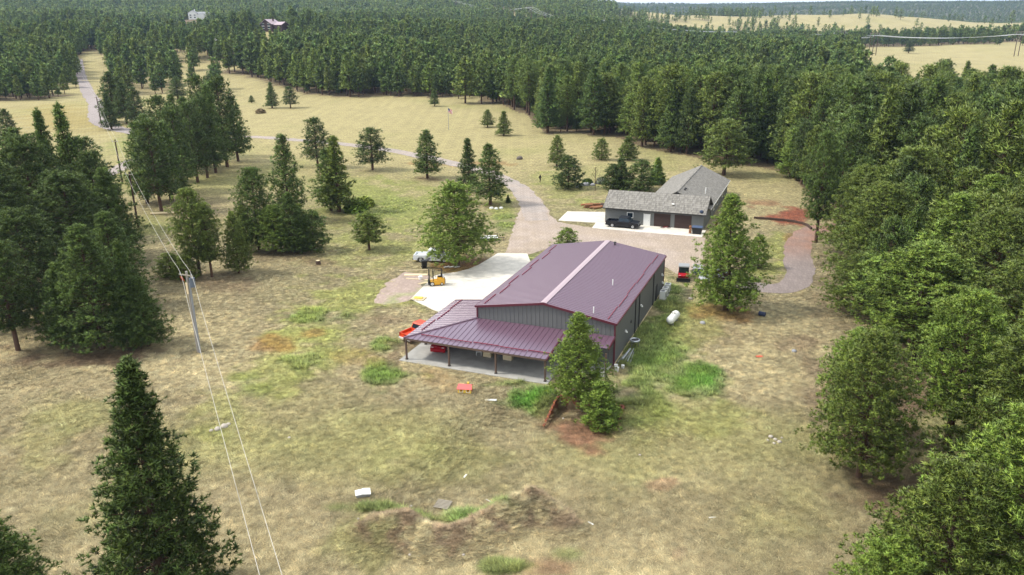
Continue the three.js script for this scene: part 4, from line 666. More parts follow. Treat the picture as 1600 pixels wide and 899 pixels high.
{ // forklift, forks towards the gravel bed
  const p = onG(682, 446), t = thing('forklift', 'yellow and black forklift at the edge of the concrete driveway', 'forklift', p[0], 0.07, p[2], Math.PI + 0.18);
  part(t, 'chassis', extr([[-1.05, 0.22], [0.75, 0.2], [0.8, 0.62], [0.3, 0.68], [-0.25, 0.7], [-0.3, 1.0], [-1.0, 1.05], [-1.12, 0.8]], 1.12, 0.05), mat.yellow);
  part(t, 'counterweight', B(0.34, 0.5, 1.1, -1.05, 0.62, 0), mat.black); part(t, 'engine_cover', B(0.7, 0.3, 0.8, -0.5, 1.02, 0), mat.yellow);
  part(t, 'seat', [B(0.45, 0.14, 0.5, -0.45, 1.2, 0), B(0.14, 0.5, 0.5, -0.72, 1.45, 0)], mat.black);
  part(t, 'overhead_guard', [[0.45, 0.5], [0.45, -0.5], [-0.85, 0.5], [-0.85, -0.5]].map(([x, z]) => B(0.07, 1.5, 0.07, x * 0.95, 1.45, z)).concat([0.46, 0.2, -0.06, -0.32, -0.58, -0.84].map((x) => B(0.05, 0.05, 1.06, x, 2.2, 0)), [B(1.4, 0.06, 0.07, -0.2, 2.2, 0.5), B(1.4, 0.06, 0.07, -0.2, 2.2, -0.5)]), mat.black);
  const m = part(t, 'mast', [B(0.12, 2.15, 0.1, 0.98, 1.2, 0.36), B(0.12, 2.15, 0.1, 0.98, 1.2, -0.36), B(0.08, 0.1, 0.8, 0.98, 2.2, 0), B(0.08, 0.1, 0.8, 0.98, 1.2, 0), CY(0.06, 0.06, 1.7, 0.98, 1.1, 0)], mat.black);
  part(m, 'carriage', [B(0.08, 0.55, 0.95, 1.1, 0.45, 0), B(0.06, 0.06, 0.95, 1.12, 0.95, 0)], mat.black);
  for (const s of [1, -1]) part(m, 'fork', [B(1.05, 0.05, 0.12, 1.62, 0.14, s * 0.25), B(0.06, 0.5, 0.12, 1.14, 0.38, s * 0.25)], mat.dark);
  part(t, 'steering_wheel', put(new THREE.TorusGeometry(0.17, 0.025, 6, 14), 0.12, 1.35, 0, 0, Math.PI / 2, 0.5), mat.black); part(t, 'gas_bottle', CY(0.16, 0.16, 0.7, -0.98, 1.25, 0, Math.PI / 2), mat.white);
  for (const [x, z, r] of [[0.62, 0.5, 0.33], [0.62, -0.5, 0.33], [-0.72, 0.48, 0.27], [-0.72, -0.48, 0.27]]) wheelOf(t, x, r, z, r, 0.22, mat.offwhite);
}
{ // utility vehicle with snow blade, facing the barn side
  const p = onG(1068, 435), t = thing('utility_vehicle', 'red side-by-side utility vehicle with grey roof and black front plow blade', 'utility vehicle', p[0], p[1], p[2], -Math.PI / 2 - 0.22);
  part(t, 'body', extr([[-1.4, 0.42], [1.3, 0.4], [1.42, 0.75], [0.75, 0.98], [0.3, 0.72], [-0.5, 0.72], [-0.55, 0.98], [-1.45, 0.98]], 1.45, 0.05), mat.red);
  part(t, 'cargo_box', [B(0.95, 0.32, 1.4, -0.98, 1.08, 0)], mat.black);
  part(t, 'roll_cage', [[0.72, 0.66], [0.72, -0.66], [-0.5, 0.66], [-0.5, -0.66]].map(([x, z]) => B(0.07, 1.1, 0.07, x - 0.05, 1.42, z)), mat.black);
  part(t, 'roof_panel', extr([[-0.65, 0], [0.8, 0], [0.75, 0.09], [-0.6, 0.09]], 1.5, 0.03).translate(0, 1.92, 0), mat.grey);
  part(t, 'windshield', B(0.04, 0.8, 1.3, 0.72, 1.45, 0, 0, 0, 0.12), mat.glass);
  for (const s of [1, -1]) { part(t, 'seat', [B(0.5, 0.16, 0.5, -0.1, 0.82, s * 0.33), B(0.14, 0.6, 0.5, -0.38, 1.15, s * 0.33)], mat.black); part(t, 'headlight', B(0.08, 0.12, 0.26, 1.34, 0.78, s * 0.5), mat.lamp); for (const x of [0.95, -0.95]) wheelOf(t, x, 0.34, s * 0.66, 0.34, 0.28, mat.dark); }
  const bl = part(t, 'plow_blade', extr([[0, 0], [0.12, 0.04], [0.05, 0.3], [0.14, 0.58], [0.06, 0.6], [-0.04, 0.3]], 1.9).translate(2.0, 0.08, 0), mat.black); part(bl, 'push_arm', [B(0.8, 0.08, 0.08, 1.65, 0.32, 0.35), B(0.8, 0.08, 0.08, 1.65, 0.32, -0.35)], mat.black);
}
{ const p = onG(1090, 428), t = thing('box_trailer', 'low grey box trailer with a flat lid beside the red utility vehicle', 'trailer', p[0], p[1], p[2], Math.PI / 2 - 0.2);
  part(t, 'tub', B(2.1, 0.6, 1.3, 0, 0.72, 0), mat.blue); part(t, 'lid', B(2.2, 0.09, 1.4, 0, 1.07, 0), mat.grey); part(t, 'tow_bar', B(0.9, 0.07, 0.08, -1.45, 0.45, 0), mat.black); for (const s of [1, -1]) wheelOf(t, 0.1, 0.3, s * 0.76, 0.3, 0.18, mat.grey); }
{ const p = onG(764, 376), t = thing('flatbed_trailer', 'small white-decked flatbed trailer with black rails beside the broad bushy pine', 'trailer', p[0], p[1], p[2], 0.05);
  for (let k = 0; k < 6; k++) part(t, 'deck_board', B(3.0, 0.06, 0.27, 0, 0.62, -0.72 + k * 0.29), mat.white); part(t, 'side_rail', [B(3.1, 0.08, 0.06, 0, 0.9, 0.9), B(3.1, 0.08, 0.06, 0, 0.9, -0.9), ...[-1.5, -0.5, 0.5, 1.5].flatMap((x) => [B(0.06, 0.35, 0.06, x, 0.72, 0.9), B(0.06, 0.35, 0.06, x, 0.72, -0.9)])], mat.black); part(t, 'tow_bar', [B(1.2, 0.08, 0.1, 2.05, 0.5, 0), CY(0.04, 0.04, 0.5, 2.5, 0.35, 0)], mat.black); part(t, 'frame', B(3.0, 0.12, 1.5, 0, 0.5, 0), mat.black); for (const s of [1, -1]) wheelOf(t, -0.2, 0.32, s * 1.0, 0.32, 0.2, mat.grey); }
{ // bicycle lying on the apron
  const p = plane(1040, 357), t = thing('bicycle', 'red bicycle lying on its side in front of the brown garage doors', 'bicycle', p[0], 0.12, p[1], PV + 0.2);
  const w = (x, z) => { const q = part(t, 'wheel', put(new THREE.TorusGeometry(0.33, 0.03, 6, 20), x, 0.04, z, Math.PI / 2), mat.rubber); part(q, 'spokes', [0, 1, 2, 3].map((k) => B(0.62, 0.01, 0.012, x, 0.04, z, 0, k * 0.785, 0)), mat.chrome); };
  w(-0.52, 0); w(0.55, 0); const v = (x, y, z) => new THREE.Vector3(x, y, z);
  part(t, 'frame', [[v(-0.52, 0.06, 0), v(-0.05, 0.06, 0.02)], [v(-0.05, 0.06, 0.02), v(0.38, 0.07, -0.45)], [v(-0.05, 0.06, 0.02), v(-0.2, 0.07, -0.5)], [v(-0.2, 0.07, -0.45), v(0.36, 0.07, -0.5)], [v(-0.52, 0.06, 0), v(-0.18, 0.07, -0.42)], [v(0.55, 0.06, 0), v(0.36, 0.07, -0.55)]].map((q) => tube(q, 0.022, 2, 6)), mat.red);
  part(t, 'handlebar', tube([v(0.36, 0.32, -0.6), v(0.36, 0.08, -0.58), v(0.38, 0.0, -0.6)], 0.018, 6), mat.black); part(t, 'saddle', SP(0.12, -0.22, 0.09, -0.57, 1.1, 0.35, 0.6), mat.black);
}
{ const p = plane(1086, 354), t = thing('bicycle', 'child bicycle with pale tyres lying beside the red bicycle', 'bicycle', 0, 0, 0); t.position.set(p[0] - 4.6, 0.12, p[1] - 1.1); t.rotation.y = PV - 0.5; const v = (x, y, z) => new THREE.Vector3(x, y, z);
  for (const x of [-0.36, 0.38]) part(t, 'wheel', put(new THREE.TorusGeometry(0.22, 0.03, 6, 16), x, 0.04, 0, Math.PI / 2), mat.offwhite); part(t, 'frame', [[v(-0.36, 0.06, 0), v(0, 0.06, -0.05)], [v(0, 0.06, -0.05), v(0.3, 0.07, -0.32)], [v(0.38, 0.06, 0), v(0.28, 0.07, -0.4)], [v(0, 0.06, -0.05), v(-0.12, 0.07, -0.36)]].map((q) => tube(q, 0.02, 2, 6)), mat.toyred); part(t, 'handlebar', tube([v(0.28, 0.25, -0.42), v(0.28, 0.05, -0.42)], 0.016, 3), mat.black); part(t, 'saddle', SP(0.09, -0.13, 0.08, -0.4, 1.1, 0.4, 0.6), mat.black); }

// ---------------------------------------------------------------- things round the buildings
{ const [x, z] = toW(GO, -1.0, -2.2), t = thing('trash_container', 'black trash container with grey-blue lid at the end of the garage apron', 'container', x, 0.08, z, PV);
  part(t, 'bin', hull8([[-0.7, 0, 0.5], [0.7, 0, 0.5], [0.7, 0, -0.5], [-0.7, 0, -0.5]], [[-0.85, 1.15, 0.6], [0.85, 1.15, 0.6], [0.85, 1.15, -0.6], [-0.85, 1.15, -0.6]]), mat.black); part(t, 'lid', B(1.76, 0.08, 1.26, 0, 1.2, 0, 0.06), mat.blue); }
{ const [x, z] = toW(GO, -2.15, -2.3), t = thing('firewood_stack', 'short stack of split firewood beside the black trash container', 'firewood', x, 0.08, z, PV); for (let k = 0; k < 14; k++) part(t, 'log', CY(0.1, 0.1, 0.5, (k % 2) * 0.22 - 0.1 + R(-0.02, 0.02), 0.11 + (k >> 1) * 0.18, R(-0.05, 0.05), Math.PI / 2, 0, 0, 8), k % 3 ? mat.wood : mat.endgrain); }
{ const [x, z] = toW(GO, 0.9, 1.2), t = thing('wooden_fence', 'short brown board fence at the garage gable', 'fence', x, 0, z, PV); for (let k = 0; k < 12; k++) part(t, 'board', B(0.03, 1.5 + R(-0.04, 0.04), 0.19, 0.6 + R(-0.01, 0.01), 0.75, -k * 0.22), mat.wood); for (const k of [0, 1, 2]) part(t, 'post', B(0.1, 1.55, 0.1, 0.68, 0.78, -k * 1.25), mat.wood); part(t, 'rail', B(0.05, 0.1, 2.7, 0.645, 1.2, -1.3), mat.wood); }
{ const [x, z] = toW(BO, 3.6, 14.5), t = thing('propane_tank', 'white capsule-shaped propane tank lying in the grass beside the barn', 'tank', x, height(x, z), z, Math.PI / 2 - HD - 0.12);
  part(t, 'vessel', put(new THREE.CapsuleGeometry(0.5, 2.1, 10, 24), 0, 0.72, 0, 0, 0, Math.PI / 2), mat.white); part(t, 'valve_dome', CY(0.2, 0.24, 0.22, 0.1, 1.26, 0), mat.offwhite); for (const s of [1, -1]) part(t, 'foot', B(0.14, 0.4, 0.7, s * 0.85, 0.15, 0), mat.grey); part(t, 'gauge', CY(0.05, 0.05, 0.14, -0.4, 1.25, 0), mat.steel); }
for (let k = 0; k < 3; k++) { const [x, z] = toW(BO, 0.75, 22.6 + k * 1.55), t = thing('air_conditioner', 'pale grey condenser cabinet in the row along the dark barn wall', 'condenser', x, 0, z, PV, 'condenser cabinets by the barn wall'); part(t, 'cabinet', B(0.75, 1.05, 0.9, 0, 0.6, 0), mat.white); part(t, 'fan_grille', [CY(0.3, 0.3, 0.04, 0, 1.14, 0), ...[0.1, 0.2].map((r) => put(new THREE.TorusGeometry(r, 0.015, 5, 16), 0, 1.17, 0, Math.PI / 2))], mat.grey); part(t, 'side_grille', B(0.03, 0.7, 0.7, 0.385, 0.6, 0), mat.grey); part(t, 'pad', B(0.95, 0.08, 1.1, 0, 0.04, 0), mat.slab); }
{ const [x, z] = toW(BO, 0.95, 5.6), t = thing('metal_stand', 'round metal ring stand on legs beside the barn wall', 'stand', x, 0, z, PV); part(t, 'ring', put(new THREE.TorusGeometry(0.5, 0.11, 8, 24), 0, 0.85, 0, Math.PI / 2), mat.steel); part(t, 'pan', CY(0.42, 0.36, 0.12, 0, 0.8, 0), mat.dark); for (let k = 0; k < 3; k++) part(t, 'leg', CY(0.03, 0.03, 0.85, Math.cos(k * 2.1) * 0.45, 0.42, Math.sin(k * 2.1) * 0.45), mat.grey); }
for (let k = 0; k < 5; k++) { const [x, z] = toW(BO, 0.45 + k * 0.24, 2.4 + (k % 2) * 0.35), m = solo('metal_pipe', k === 1 ? 'bright thick pipe in the heap of pipes along the barn wall' : 'thin grey pipe in the heap of pipes along the barn wall', 'pipe', CY(k === 1 ? 0.13 : 0.07, k === 1 ? 0.13 : 0.07, 3.6 - (k % 3) * 0.6, 0, 0, 0, Math.PI / 2), k % 2 ? mat.steel : mat.grey, x, 0.14 + (k % 2) * 0.12, z, PV + (k - 2) * 0.05, 'pipes by the barn wall'); void m; }
for (const [v, u, r, y] of [[0.4, -0.6, 0.2, 0], [1.1, -0.4, 0.18, 0], [0.7, -1.4, 0.24, -0.1]]) { const [x, z] = toW(BO, v, u); solo('bucket', 'white plastic bucket by the barn corner behind the bushy pine', 'bucket', [CY(r, r * 0.8, r * 2, 0, r, 0), put(new THREE.TorusGeometry(r, 0.015, 5, 16), 0, r * 2, 0, Math.PI / 2)], mat.white, x, height(x, z), z, 0, 'white buckets by the barn corner'); }
{ const [x, z] = toW(BO, -14.6, -2.6), t = thing('lawn_chair', 'white lawn chair in the shade under the porch', 'chair', x, 0.09, z, PV + 0.4); part(t, 'seat', B(0.6, 0.06, 0.55, 0, 0.42, 0), mat.white); part(t, 'backrest', B(0.6, 0.65, 0.05, 0, 0.78, -0.28, -0.2), mat.white); for (const [a, b] of [[1, 1], [1, -1], [-1, 1], [-1, -1]]) part(t, 'leg', B(0.05, 0.42, 0.05, a * 0.27, 0.21, b * 0.24), mat.white); }
for (const [v, w] of [[-13.5, 0.9], [-11.1, 1.0]]) { const [x, z] = toW(BO, v, -2.6), t = thing('cardboard_box', v < -12 ? 'tan box under the porch beside the lawn chair' : 'tan box under the porch standing apart from the lawn chair', 'box', x, 0.09, z, PV); part(t, 'carton', B(w, 0.7, 0.6, 0, 0.35, 0), mat.paleWood); part(t, 'flap', B(w * 0.98, 0.02, 0.32, 0, 0.75, 0.3, 0.5), mat.paleWood); }
{ const p = onG(727, 612), t = thing('toy_playhouse', 'toy playhouse with pink-red roof and yellow windows on the dry grass', 'playhouse', p[0], p[1], p[2], PV + 0.25); t.scale.setScalar(0.85);
  part(t, 'wall', extr([[-0.75, 0], [0.75, 0], [0.75, 0.62], [-0.75, 0.62]], 1.1, 0.02, [[[-0.55, 0.2], [-0.55, 0.5], [-0.2, 0.5], [-0.2, 0.2]], [[0.25, 0.2], [0.25, 0.5], [0.6, 0.5], [0.6, 0.2]]]), mat.toyyellow);
  part(t, 'roof', [panel([-0.9, 0.58, 0.7], [0.9, 0.58, 0.7], [0.8, 0.98, 0], [-0.8, 0.98, 0], 0.05), panel([0.9, 0.58, -0.7], [-0.9, 0.58, -0.7], [-0.8, 0.98, 0], [0.8, 0.98, 0], 0.05)], mat.toyred); for (const x of [-0.375, 0.425]) part(t, 'window', [B(0.4, 0.05, 0.06, x, 0.17, 0.56), B(0.4, 0.05, 0.06, x, 0.53, 0.56), B(0.05, 0.36, 0.06, x - 0.2, 0.35, 0.56), B(0.05, 0.36, 0.06, x + 0.2, 0.35, 0.56)], mat.white); part(t, 'chimney', B(0.2, 0.35, 0.2, 0.35, 1.0, -0.1), mat.toyyellow); part(t, 'door', B(0.05, 0.5, 0.4, 0.77, 0.28, 0), mat.red); }
function board(px, py, L, w, turn, label, m = mat.white, th = 0.05, category = 'board', group) { const p = onG(px, py); return solo('loose_board', label, category, B(L, th, w), m, p[0], p[1] + th / 2 + 0.03, p[2], turn, group); }
board(767, 626, 1.1, 0.3, -0.1, 'short white board on the dry grass near the toy playhouse'); board(727, 745, 0.55, 0.12, 1.2, 'small white scrap board on the grass above the dirt berm'); board(1113, 810, 0.5, 0.09, 0.1, 'thin pale stick on the bare litter-strewn grass'); board(923, 819, 0.5, 0.1, -0.8, 'thin white scrap beside the dirt berm end'); board(1187, 558, 0.7, 0.4, 0.1, 'small orange panel on the dry grass near the wood edge', mat.orange);
board(766, 785, 0.9, 0.07, -0.7, 'thin bleached stick on green grass behind the dirt berm', mat.offwhite);
for (const [px, py, L, w, t] of [[646, 423, 4.2, 0.2, 0.05], [650, 430, 3.4, 0.8, 0.0], [652, 437, 3.4, 0.22, -0.22], [660, 443, 1.4, 0.16, 0.6], [664, 443, 1.4, 0.16, 0.6]]) board(px, py, L, w, t, w > 0.5 ? 'broad pale sheet lying on the pinkish gravel bed' : L > 4 ? 'long pale plank along the rim of the pinkish gravel bed' : L > 3 ? 'pale plank beside the white bucket on the gravel bed' : 'short pale plank under the forklift forks', mat.paleWood, 0.06, 'plank', L < 2 ? 'short planks under the forks' : undefined);
for (const dx of [0, 8, 16]) board(698 + dx, 418, 0.9, 0.3, 0.6, 'pale slab in the trio of slabs at the foot of the bushy pine', mat.offwhite, 0.12, 'slab', 'three slabs under the pine');
{ const p = onG(657, 437); solo('bucket', 'white bucket on the pinkish gravel bed', 'bucket', [CY(0.3, 0.26, 0.5, 0, 0.25, 0), put(new THREE.TorusGeometry(0.3, 0.02, 5, 16), 0, 0.5, 0, Math.PI / 2)], mat.white, p[0], p[1], p[2]); }
{ const p = onG(663, 419), t = thing('trash_cart', 'black wheeled trash cart with open lid behind the forklift', 'trash cart', p[0], p[1], p[2], 0.3); part(t, 'bin', hull8([[-0.3, 0.06, 0.3], [0.3, 0.06, 0.3], [0.3, 0.06, -0.3], [-0.3, 0.06, -0.3]], [[-0.42, 1.2, 0.4], [0.42, 1.2, 0.4], [0.42, 1.2, -0.4], [-0.42, 1.2, -0.4]]), mat.black); part(t, 'lid', B(0.85, 0.06, 0.85, 0.55, 1.25, 0, 0, 0, 0.45), mat.black); for (const s of [1, -1]) part(t, 'wheel', CY(0.13, 0.13, 0.08, -0.3, 0.13, s * 0.34, Math.PI / 2), mat.rubber); }
function pallet(px, py, turn, label, load) { const p = onG(px, py), t = thing('pallet', label, 'pallet', p[0], p[1] + 0.03, p[2], turn); for (let k = 0; k < 7; k++) part(t, 'slat', B(1.2, 0.03, 0.11, 0, 0.14, -0.5 + k * 0.167), load ? mat.paleWood : mat.oldwood); for (const x of [-0.54, 0, 0.54]) part(t, 'bearer', B(0.09, 0.11, 1.1, x, 0.06, 0), mat.oldwood); if (load) part(t, 'tarp', B(0.7, 0.12, 0.5, 0, 0.22, 0), mat.toyyellow); return t; }
pallet(654, 468, PV + 0.1, 'pale pallet with a yellow tarp on the driveway corner', true).scale.set(1.5, 1, 1.2); pallet(692, 791, -0.3, 'weathered grey pallet on green grass behind the dirt berm');
{ const p = onG(567, 775), t = thing('plastic_chest', 'white and grey plastic chest lying on the grass by the berm', 'chest', p[0], p[1], p[2], 0.25); part(t, 'tub', hull8([[-0.5, 0, 0.28], [0.5, 0, 0.28], [0.5, 0, -0.28], [-0.5, 0, -0.28]], [[-0.55, 0.3, 0.33], [0.55, 0.3, 0.33], [0.55, 0.3, -0.33], [-0.55, 0.3, -0.33]]), mat.grey); part(t, 'lid', [B(0.62, 0.06, 0.74, -0.27, 0.34, 0, 0, 0, 0.1), B(0.58, 0.06, 0.74, 0.3, 0.36, 0.03, 0.1, 0, -0.14)], mat.white); }
{ // red timber retaining wall: courses of timbers, stepped at the ends
  const [x, z] = toW(BO, 0, 0), t = thing('timber_wall', 'red-brown timber retaining wall with stepped ends in front of the barn', 'wall', x, 0, z, PV);
  for (let c = 0; c < 7; c++) {
    const y = -1.16 + c * 0.19, s = 0.62 * (6 - c);
    const a = part(t, 'timber', B(0.2, 0.18, 5.2 - 0.62 * c, -3.2, y, 8.85 + (5.2 - 0.62 * c) / 2), mat.redwood); part(a, 'timber_end', B(0.17, 0.15, 0.02, -3.2, y, 8.86 + 5.2 - 0.62 * c), mat.endgrain);
    part(t, 'timber', B(6.2 + 0.05 * c, 0.18, 0.2, 0.05, y, 8.72), mat.redwood);
    const b = part(t, 'timber', B(0.2, 0.18, 0.6 + 0.3 * (6 - c), 3.3, y, 8.85 + (0.6 + 0.3 * (6 - c)) / 2), mat.redwood); part(b, 'timber_end', B(0.17, 0.15, 0.02, 3.3, y, 8.86 + 0.6 + 0.3 * (6 - c)), mat.endgrain); void s;
  }
}
{ // low timber edging round the lawn inside the loop road
  const c = smooth([[1178, 342], [1205, 344], [1235, 347], [1258, 352], [1268, 359]].map(([a, b]) => P3(a, b))).getSpacedPoints(14), t = thing('timber_edging', 'low dark timber edging curving round the lawn by the red dirt', 'edging', c[0].x, c[0].y, c[0].z);
  for (let i = 0; i < 14; i++) { const a = c[i], b = c[i + 1], L = Math.hypot(b.x - a.x, b.z - a.z); part(t, 'timber', B(L * 0.98, 0.42, 0.25, (a.x + b.x) / 2 - c[0].x, 0.2 + (i % 2) * 0.02, (a.z + b.z) / 2 - c[0].z, 0, -Math.atan2(b.z - a.z, b.x - a.x), 0), mat.bark); }
}
// rocks
function rockAt(px, py, r, label, m = mat.rock, group, seed = px * 0.13) { const p = onG(px, py); return solo('rock', label, 'rock', bumpy(r, seed), m, p[0], p[1] + r * 0.25, p[2], seed, group); }
for (const [a, b, r] of [[1205, 684, 0.24], [1212, 688, 0.2], [1218, 692, 0.22], [1200, 689, 0.14], [1222, 685, 0.12], [1210, 694, 0.16]]) rockAt(a, b, r, 'tan rock in the small rock pile on the dry slope', mat.rock, 'small rock pile on the dry slope');
for (const [a, b, r] of [[340, 672, 0.3], [350, 668, 0.34], [357, 664, 0.22], [330, 674, 0.2]]) rockAt(a, b, r, 'grey rock in the half-buried group on the straw slope near the wires', mat.rock, 'rocks near the overhead wires');
rockAt(452, 685, 0.16, 'pale rock alone on dry grass beside the wires'); rockAt(1098, 506, 0.34, 'grey rock beside the propane tank', M('#9a9a9c')); rockAt(1241, 550, 0.3, 'grey rock at the brown wood edge', M('#8d8f93')); rockAt(1079, 468, 0.3, 'flat pale rock below the red utility vehicle'); rockAt(812, 249, 0.9, 'dark boulder alone in the meadow above the drive', M('#5d5650'));
for (const [a, b] of [[768, 322], [775, 323], [783, 322]]) rockAt(a, b + 4, 0.42, 'white stone in the short line of stones on the drive verge', mat.white, 'white stones on the drive verge');
for (const [a, b, r] of [[908, 291, 0.75], [916, 290, 0.8], [926, 290, 0.6], [938, 287, 0.9], [902, 293, 0.45]]) rockAt(a, b, r, 'grey boulder in the rock garden', M('#a5a4a6'), 'boulders of the rock garden');
for (const [a, b] of [[642, 792], [560, 812], [925, 640], [880, 655], [1000, 712], [640, 868], [724, 868]]) rockAt(a, b, 0.13, 'small pale stone lying in the grass', mat.rock, 'small pale stones in the grass');
{ const p = onG(1191, 494); solo('plastic_drum', 'dark blue drum lying in the grass near the loop road', 'drum', [CY(0.28, 0.28, 0.8, 0, 0.28, 0, Math.PI / 2), ...[-0.25, 0.25].map((z) => put(new THREE.TorusGeometry(0.28, 0.02, 5, 18), 0, 0.28, z))], M('#27324f', { roughness: 0.5 }), p[0], p[1], p[2], 0.9); }
{ const p = onG(497, 413), t = thing('tree_stump', 'sawn tree stump on bare soil by the pine row', 'stump', p[0], p[1], p[2]); part(t, 'stump_bark', CY(0.32, 0.42, 0.6, 0, 0.28, 0, 0, 0, 0, 10), mat.bark); part(t, 'cut_face', CY(0.3, 0.3, 0.02, 0, 0.585, 0, 0, 0, 0, 10), mat.paleWood); }
{ const p = onG(258, 335); solo('fallen_log', 'bleached fallen log on the grass beyond the utility poles', 'log', [CY(0.2, 0.26, 5.5, 0, 0.22, 0, 0, 0, Math.PI / 2, 8), CY(0.05, 0.08, 1.2, 1.2, 0.5, 0.1, 0.5, 0, 0.4, 6)], mat.paleWood, p[0], p[1], p[2], 0.12); }
{ const p = onG(926, 325), t = thing('log_pile', 'reddish heap of logs beside the garage', 'log pile', p[0], 0, p[2], 0.3); for (let k = 0; k < 9; k++) part(t, 'log', CY(0.2, 0.22, 2.4 - (k % 3) * 0.4, R(-0.9, 0.9), 0.2 + (k > 5 ? 0.36 : 0), (k % 6) * 0.4 - 1, 0, R(-0.3, 0.3), Math.PI / 2, 8), k % 3 ? mat.wood : mat.redrock); part(t, 'stump', bumpy(0.6, 4), mat.bark).position.set(2.1, 0.4, -0.2); }
// berm straw is part of the ground; rock-garden sapling and shrubs
function twig(name, label, px, py, h, n, seed, group) {
  const p = onG(px, py), r = mulberry(seed), g = [tube([new THREE.Vector3(0, 0, 0), new THREE.Vector3(0.03, h * 0.5, 0), new THREE.Vector3(0, h, 0.02)], h * 0.011, 6, 5)];
  for (let k = 0; k < n; k++) { const y = h * (0.35 + 0.6 * k / n), a = r() * 6.28, L = h * 0.24 * (1.2 - y / h); g.push(tube([new THREE.Vector3(0, y, 0), new THREE.Vector3(Math.cos(a) * L * 0.6, y + L * 0.7, Math.sin(a) * L * 0.6), new THREE.Vector3(Math.cos(a) * L, y + L * 1.5, Math.sin(a) * L)], h * 0.004, 4, 4)); }
  const t = thing(name, label, 'tree', p[0], p[1], p[2], 0, group); part(t, 'trunk', g[0], mat.bark); part(t, 'branches', g.slice(1), mat.bark).userData.kind = 'stuff'; return t;
}
twig('bare_sapling', 'leafless sapling at the rock garden', 930, 299, 5.2, 16, 3);
function shrub(px, py, r, label, tint, group, seed = px) {
  const p = onG(px, py), q = mulberry(seed | 0), pos = [], nor = [], col = [];
  for (let k = 0; k < 520; k++) { const u = q() * 6.28, v = Math.acos(q() * 1.1 - 0.1), d = r * (0.55 + 0.5 * q()), c = [Math.sin(v) * Math.cos(u) * d, Math.cos(v) * d * 0.8 + 0.05, Math.sin(v) * Math.sin(u) * d], t = 0.7 + 0.6 * q(); for (let b = 0; b < 4; b++) { const s = r * 0.16, e = [0, 1, 2].map(() => [(q() - 0.5) * 2 * s, (q() - 0.3) * 2 * s, (q() - 0.5) * 2 * s]); for (const w of e) { pos.push(c[0] + w[0], c[1] + w[1], c[2] + w[2]); nor.push(c[0] / d, c[1] / d + 0.4, c[2] / d); col.push(t, t, t * 0.9); } } }
  const g = new THREE.BufferGeometry(); g.setAttribute('position', new THREE.Float32BufferAttribute(pos, 3)); g.setAttribute('normal', new THREE.Float32BufferAttribute(nor, 3)); g.setAttribute('color', new THREE.Float32BufferAttribute(col, 3));
  const t = thing('shrub', label, 'shrub', p[0], p[1], p[2], 0, group), m = new THREE.Mesh(g, tint); m.name = 'foliage'; t.add(m); part(t, 'stem', CY(r * 0.05, r * 0.08, r * 0.5, 0, r * 0.2, 0, 0, 0, 0, 6), mat.bark);
}
const sage = new THREE.MeshStandardMaterial({ color: '#8d9282', vertexColors: true, roughness: 0.9, side: THREE.DoubleSide }), tanBrush = new THREE.MeshStandardMaterial({ color: '#a08d6c', vertexColors: true, roughness: 0.9, side: THREE.DoubleSide });
shrub(918, 287, 1.2, 'dark green rounded shrub in the rock garden', needleTints[1]); shrub(941, 287, 1.5, 'grey sage shrub in the rock garden', sage);
shrub(556, 330, 2.4, 'pale green thicket beside the pair of pines on the lawn', needleTints[2], undefined, 12); shrub(570, 322, 2.0, 'pale green bush next to the thicket on the lawn', needleTints[4], undefined, 13);
shrub(407, 177, 2.0, 'small brown bush in the far meadow', tanBrush);
{ // small standing figure by the drive
  const p = onG(844, 285), t = solo('person', 'person in dark clothing walking in the meadow beside the gravel drive', 'person', figure(), M('#2c2622', { roughness: 0.9 }), p[0], p[1], p[2], 0.4); void t;
}
